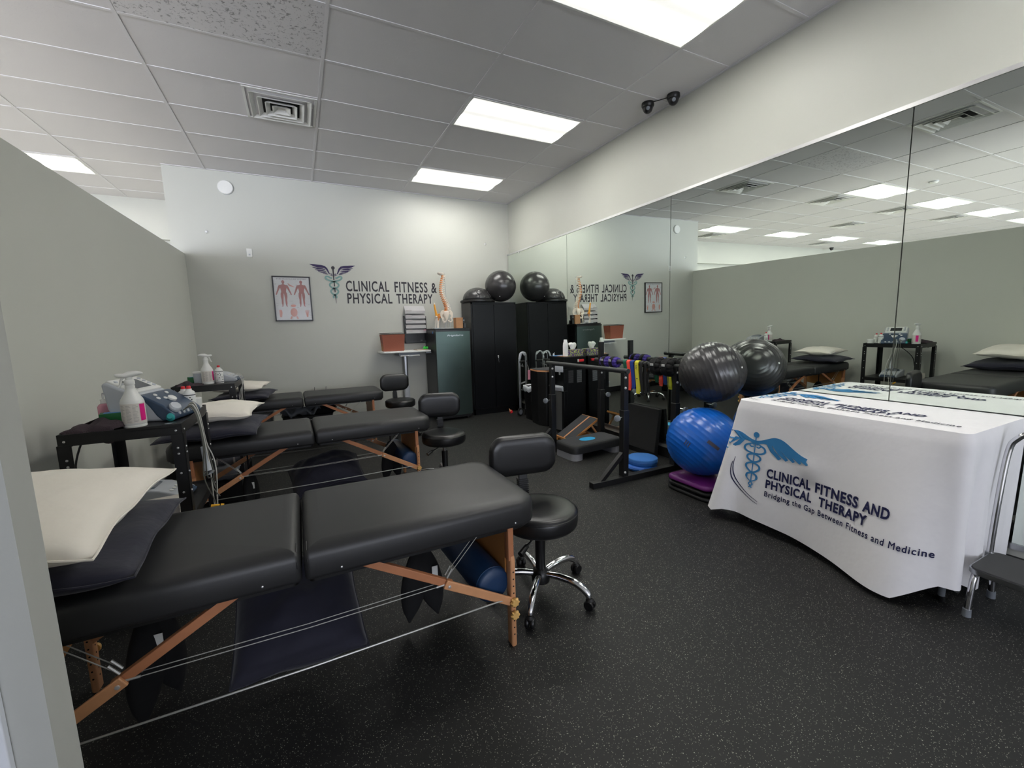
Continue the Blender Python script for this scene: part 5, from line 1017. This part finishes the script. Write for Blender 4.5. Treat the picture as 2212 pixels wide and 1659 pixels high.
# stacked risers with the blue ball on top
for k,(m,l) in enumerate((('plastic','black square riser at the bottom of the stack under the blue ball'),('plastic','black square riser in the middle of the stack under the blue ball'),('purple','purple square riser on top of the stack under the blue ball'))):
    z=.0425*k if k<2 else .085; t=thing('step_riser',l,'riser',(2.9,2.33,z),0,'stacked square risers'); h_=.042 if k<2 else .05
    x0_,x1_,y0_,y1_=2.695,3.11,2.13,2.545
    build('block',MB().rr(x0_,x1_,y0_,y1_,[(.015,z+.0005),(.002,z+.006),(0,z+.014),(.002,z+h_*.6),(.014,z+h_*.8),(.03,z+h_*.86),(.06,z+h_*.97),(.09,z+h_)],.055,5),m,t,smooth=60)
    build('grip_slot',MB().rr(x0_+.012,x0_+.03,2.26,2.42,[(0,z+h_*.78),(.001,z+h_*.86)],.008,3),m,t)
ball('blue exercise ball on the purple riser beside the clothed table',(2.905,2.36,.415),.282,'ballb',.985,True,ax=(.62,-.30,.72),group=None)
bb=[o for o in bpy.data.objects if o.name.startswith('exercise_ball') and 'blue' in o.get('label','')][0]
# printed marks on the blue ball: patch facing the camera
bc=Vector((2.905,2.36,.415)); bn=(Vector((0,0,CH))-bc).normalized(); bx=bn.cross(Vector((0,0,1))).normalized()*-1; by=bn.cross(bx)*1
if by.z<0: by=-by
def onball(u,v):
    a=R_(-35); uu=u*math.cos(a)-v*math.sin(a); vv=u*math.sin(a)+v*math.cos(a); uu+=.02; vv-=.0
    d=(bn+bx*(uu/.28)+by*(vv/.28)).normalized(); return bc+Vector((d.x*1.0075,d.y*1.0075,d.z*.985))*.2838
build('label_patch',flat([ribbon([(.01+.01*i,.012) for i in range(12)],.026)],onball),'ink',bb,smooth=0)
mk=MB()
for k in range(3): mk.add([onball(-.12+.02*k+a,-.13+b_+.0*k) for a,b_ in ((0,0),(.008,0),(.008,.05),(0,.05))],[(0,1,2,3)])
build('stripe_marks',mk,'ink',bb,smooth=0)
ball('dark grey ribbed exercise ball stacked on the blue ball against the mirror',(3.058,2.42,.968),.259,'ballg',.98,True,ax=(.70,-.62,.35),group='dark exercise balls',valve=(.10,-.95,.22))

# ------------------------------------------------------------------ cloth-covered table
TX0,TX1,TY0,TY1,TZ=2.64,3.30,.745,1.87,.856
t=thing('folding_table','folding table almost hidden under the printed white cloth','table',(2.98,1.3,0)); build('table_top',B(TX0+.01,TX1,TY0+.01,TY1-.01,TZ-.035,TZ-.004),'greyp',t,bevel=.004)
for x in (TX0+.08,TX1-.08):
    for y in (TY0+.06,TY1-.06): l=build('leg',MB().cyl((x,y,0),(x,y,TZ-.035),.014,.014,12),'greyd',t); build('foot_cap',MB().cyl((x,y,0),(x,y,.025),.019,.018,12),'plastic',l)
LF=TY1-TY0; LE=TX1-TX0; RC=.035
def perim(s):            # s in metres from the mirror-side far corner, round three sides
    a=LE-RC; arc=RC*PI/2
    if s<a: return Vector((TX1-s,TY1,0)),Vector((0,1,0))
    s-=a
    if s<arc: th=s/RC; return Vector((TX0+RC-RC*math.sin(th),TY1-RC+RC*math.cos(th),0)),Vector((-math.sin(th),math.cos(th),0))
    s-=arc; b_=LF-2*RC
    if s<b_: return Vector((TX0,TY1-RC-s,0)),Vector((-1,0,0))
    s-=b_
    if s<arc: th=s/RC; return Vector((TX0+RC-RC*math.cos(th),TY0+RC-RC*math.sin(th),0)),Vector((-math.cos(th),-math.sin(th),0))
    s-=arc; return Vector((TX0+RC+s,TY0,0)),Vector((0,-1,0))
S1=LE-RC; S2=S1+RC*PI/2; S3=S2+LF-2*RC; S4=S3+RC*PI/2; S5=S4+LE-RC
def hemz(s):
    f=max(0,min(1,(s-S2)/(S3-S2))); bump=lambda c,w_: math.exp(-((s-c)/w_)**2)
    fq=max(0,min(1,(s-S3+.13)/.13))*math.exp(-max(0,s-S4)/.05)
    return .045+.10*fq+.02*math.sin(s*3.1)+(.02*(1-f) if S2<=s<=S3 else 0)-.02*bump((S3+S4)/2+.03,.05)+(-.025 if s<S1 else 0)+ .03*bump(S4+.12,.05)
def cloth(s,t_):         # t_ 0 top .. 1 hem
    P,N=perim(s); f=max(0,min(1,(s-S2)/(S3-S2))); e=t_**1.15
    def bump(c,w_): return math.exp(-((s-c)/w_)**2)
    off=.0
    if s<S1: off=.015+.035*math.sin(s*22+1)*e+.02*e
    off+= e*(.012+.145*math.exp(-((f-.84)/.26)**2)*(1-.85*max(0,(f-.86)/.14)**2))*(1 if S2<=s<=S3 else 0)
    if s<S2 and s>=S1: off+=e*.05
    if s>S3 : off+=e*(.03*math.exp(-(s-S3)/.06)-.012)
    off+= e*(.07*bump((S1+S2)/2+.01,.05)+.015*bump((S3+S4)/2,.05)-.06*bump(S4+.10,.045)+.045*bump(S4+.20,.035)-.03*bump(S4+.32,.05)+.02*bump(S4+.42,.05))
    off+= e*(.006*math.sin(s*9+.5)+.004*math.sin(s*17))*(1 if S2<s<S3 else .5)
    if s>S4: off=min(off,.003)
    off+= .010*math.exp(-((f-.42)/.07)**2-((t_-.42)/.07)**2)-.010*math.exp(-((f-.42)/.07)**2-((t_-.55)/.05)**2) if S2<s<S3 else 0
    side=Vector((0,1,0))*(e*.07*max(0,1-f*3)) if S1<s<S3 else Vector((0,0,0))
    hem=hemz(s)
    z=lerp(TZ,hem,t_) if t_>0 else TZ
    dn=min(1,t_*30); lip=(1-dn)*.008
    return Vector((P.x,P.y,0))+N*(off+.010*min(1,t_*14))+side+Vector((0,0,z))
mb=MB(); ns=170; nt_=30; ts=[(i/nt_)**1.2 for i in range(nt_+1)]
mb.rings([[cloth(S5*j/ns,t_) for j in range(ns+1)] for t_ in ts],(False,False),False)
top=[cloth(S5*j/ns,0) for j in range(ns+1)]; cen=Vector((TX1,(TY0+TY1)/2,TZ+.001)); k=len(mb.v)
inner=[p.lerp(cen,.03)+Vector((0,0,.002)) for p in top]; mb.v+=inner; mb.v.append(cen+Vector((0,0,.001)))
for j in range(ns): mb.f.append((j,j+1,k+j+1,k+j)) ; mb.f.append((k+j,k+j+1,k+ns+1))
for i,f_ in enumerate(mb.f): pass
t=thing('tablecloth','white printed cloth with blue winged emblem draped over a table','tablecloth',(2.95,1.3,.03)); M['cloth']=mat('white_table_cloth',(236,234,236),.85,noise=.01,bump=.35,bscale=9,bdist=.012,sheen=.1)
cl=build('cloth_sheet',mb,'cloth',t,smooth=75)
def fr(a,b_,o=.0035):        # a: metres along front from far corner, b_: height
    s=S1+RC*PI/2-.03+a; t_=(TZ-b_)/(TZ-hemz(s))
    t_=max(0,min(1,t_)); P=cloth(s,t_); _,N=perim(s); return P+N*o+Vector((-.0005,0,0))
def cloth_emblem(cx,cz,s,sy):
    sh=[]
    def A(pts,w_):
        v_,f_=ribbon(pts,w_); sh.append(([(cx+x*s,cz+y*sy) for x,y in v_],f_))
    sh.append(([(x,y) for x,y in disc(cx,cz+.115*sy,.019,18)[0]],disc(0,0,1,18)[1]))
    for q in (-1,1):
        up=bez([(q*.0,.055),(q*.09,.075),(q*.11,.13),(q*.17,.125)],10)+bez([(q*.17,.125),(q*.25,.115),(q*.28,.02),(q*.395,-.005)],12)[1:]
        lo=bez([(q*.0,.02),(q*.05,.03),(q*.06,.05),(q*.115,.035)],10)+bez([(q*.115,.035),(q*.19,.055),(q*.27,-.03),(q*.385,-.04)],12)[1:]
        v_,f_=strip([(cx+x*s,cz+y*sy) for x,y in up],[(cx+x*s,cz+y*sy) for x,y in lo]); sh.append((v_,f_))
        for k in range(5):
            x0=.100+.045*k; A([(q*x0,.045-.004*k*k+.01),(q*(x0+.035+.012*k),-.012-.008*k*.6),(q*(x0+.095+.006*k),-.078+.004*k)],[.034,.036,.030-.003*k])
        A([(p.x*q,p.y) for p in crv([(.010,.012,0),(.03,.02,0),(.045,.005,0),(.03,-.015,0),(.012,-.008,0)],4)],.013)
        A([(p.x*q,p.y) for p in crv([(.045,.01,0),(.075,-.01,0),(.082,-.045,0),(.055,-.072,0),(0,-.085,0),(-.045,-.105,0),(-.052,-.135,0),(-.03,-.16,0),(0,-.175,0),(.045,-.20,0),(.052,-.235,0),(.025,-.27,0),(0,-.285,0),(-.036,-.31,0),(-.036,-.35,0),(0,-.385,0),(.014,-.41,0),(0,-.43,0),(-.010,-.45,0)],5)],[.017 if i<70 else .010 for i in range(91)][:91])
    A([(0,.09),(0,-.39)],.009)
    return sh
def printset(fn,nm,dy=0,flatz=False):
    E=cloth_emblem(.156,.572,.785,.64); build(nm+'_emblem',flat(E,fn),'print_blue',cl,smooth=0)
    for txt,a,b_,z0,z1 in (('CLINICAL',.244,.490,.384,.446),('FITNESS',.518,.752,.384,.446),('AND',.776,.898,.384,.442),('PHYSICAL',.244,.504,.314,.372),('THERAPY',.545,.806,.314,.370)):
        v_,f_=text_mesh(txt,1,.62,.038,1.12); build(nm+'_word',flat([(fit(v_,a,b_,z0,z1),f_)],fn),'print_navy',cl,smooth=0)
    v_,f_=text_mesh('Bridging the Gap Between Fitness and Medicine',1,1,0,1.15); q_=fit(v_,.243,1.062,.248,.292); build(nm+'_slogan',flat([([(x+dx,y+dy_) for x,y in q_],f_) for dx,dy_ in ((0,0),(.0013,.0),(.0007,.0012),(.0007,-.0012))],fn),'print_navy',cl,smooth=0)
    for d in (0,.022):
        build(nm+'_arc_line',flat([ribbon(bez([(.048-d*.4,.47-d*1.5),(.030-d*.4,.34-d),(.075,.26-d),(.21,.205-d*.8)],18),[.0025+.003*math.sin(PI*i/18) for i in range(19)])],fn),'print_navy',cl,smooth=0)
printset(fr,'front')
def tp(a,b_): return Vector((2.70+(b_-.2)*1.08,min(TY1-.004,1.717-(a-.254)*1.11),TZ+.0050))
printset(tp,'top')
# ------------------------------------------------------------------ step stool with handrail
t=thing('step_stool','chrome framed step stool with black ribbed top and handrail at the right edge','step stool',(2.85,.55,0)); z=.235
pm=build('platform',MB().rr(2.705,3.0,.325,.72,[(.004,z-.03),(0,z-.026),(0,z-.006)],.04,6),'alu',t,smooth=50); build('ribbed_top',MB().rr(2.710,2.995,.330,.715,[(0,z-.006),(.002,z)],.038,6),'tread',pm); 
for y in (.70,.345):
    l=build('frame_leg',MB().tube(crv([(2.985,y,.0),(2.975,y,.16),(2.955,y,.2),(2.80,y,.203),(2.745,y,.19),(2.72,y,.12),(2.70,y,.0)],5),.0125,12),'chrome',t,smooth=60)
    for x in (2.70,2.985): build('foot_tip',MB().cyl((x,y,0),(x,y,.035),.017,.0155,12),'greyd',l)
build('handrail',MB().tube(crv([(2.965,.718,.20),(2.985,.718,.45),(3.01,.712,.72),(3.015,.69,.80),(3.02,.63,.835),(3.02,.43,.84),(3.01,.345,.78),(2.975,.33,.2)],6),.0125,12),'chrome',t,smooth=60)
build('rail_collar',MB().cyl((2.965,.718,.20),(2.967,.718,.235),.016,.016,12),'alu',t)
t.location.x-=.03
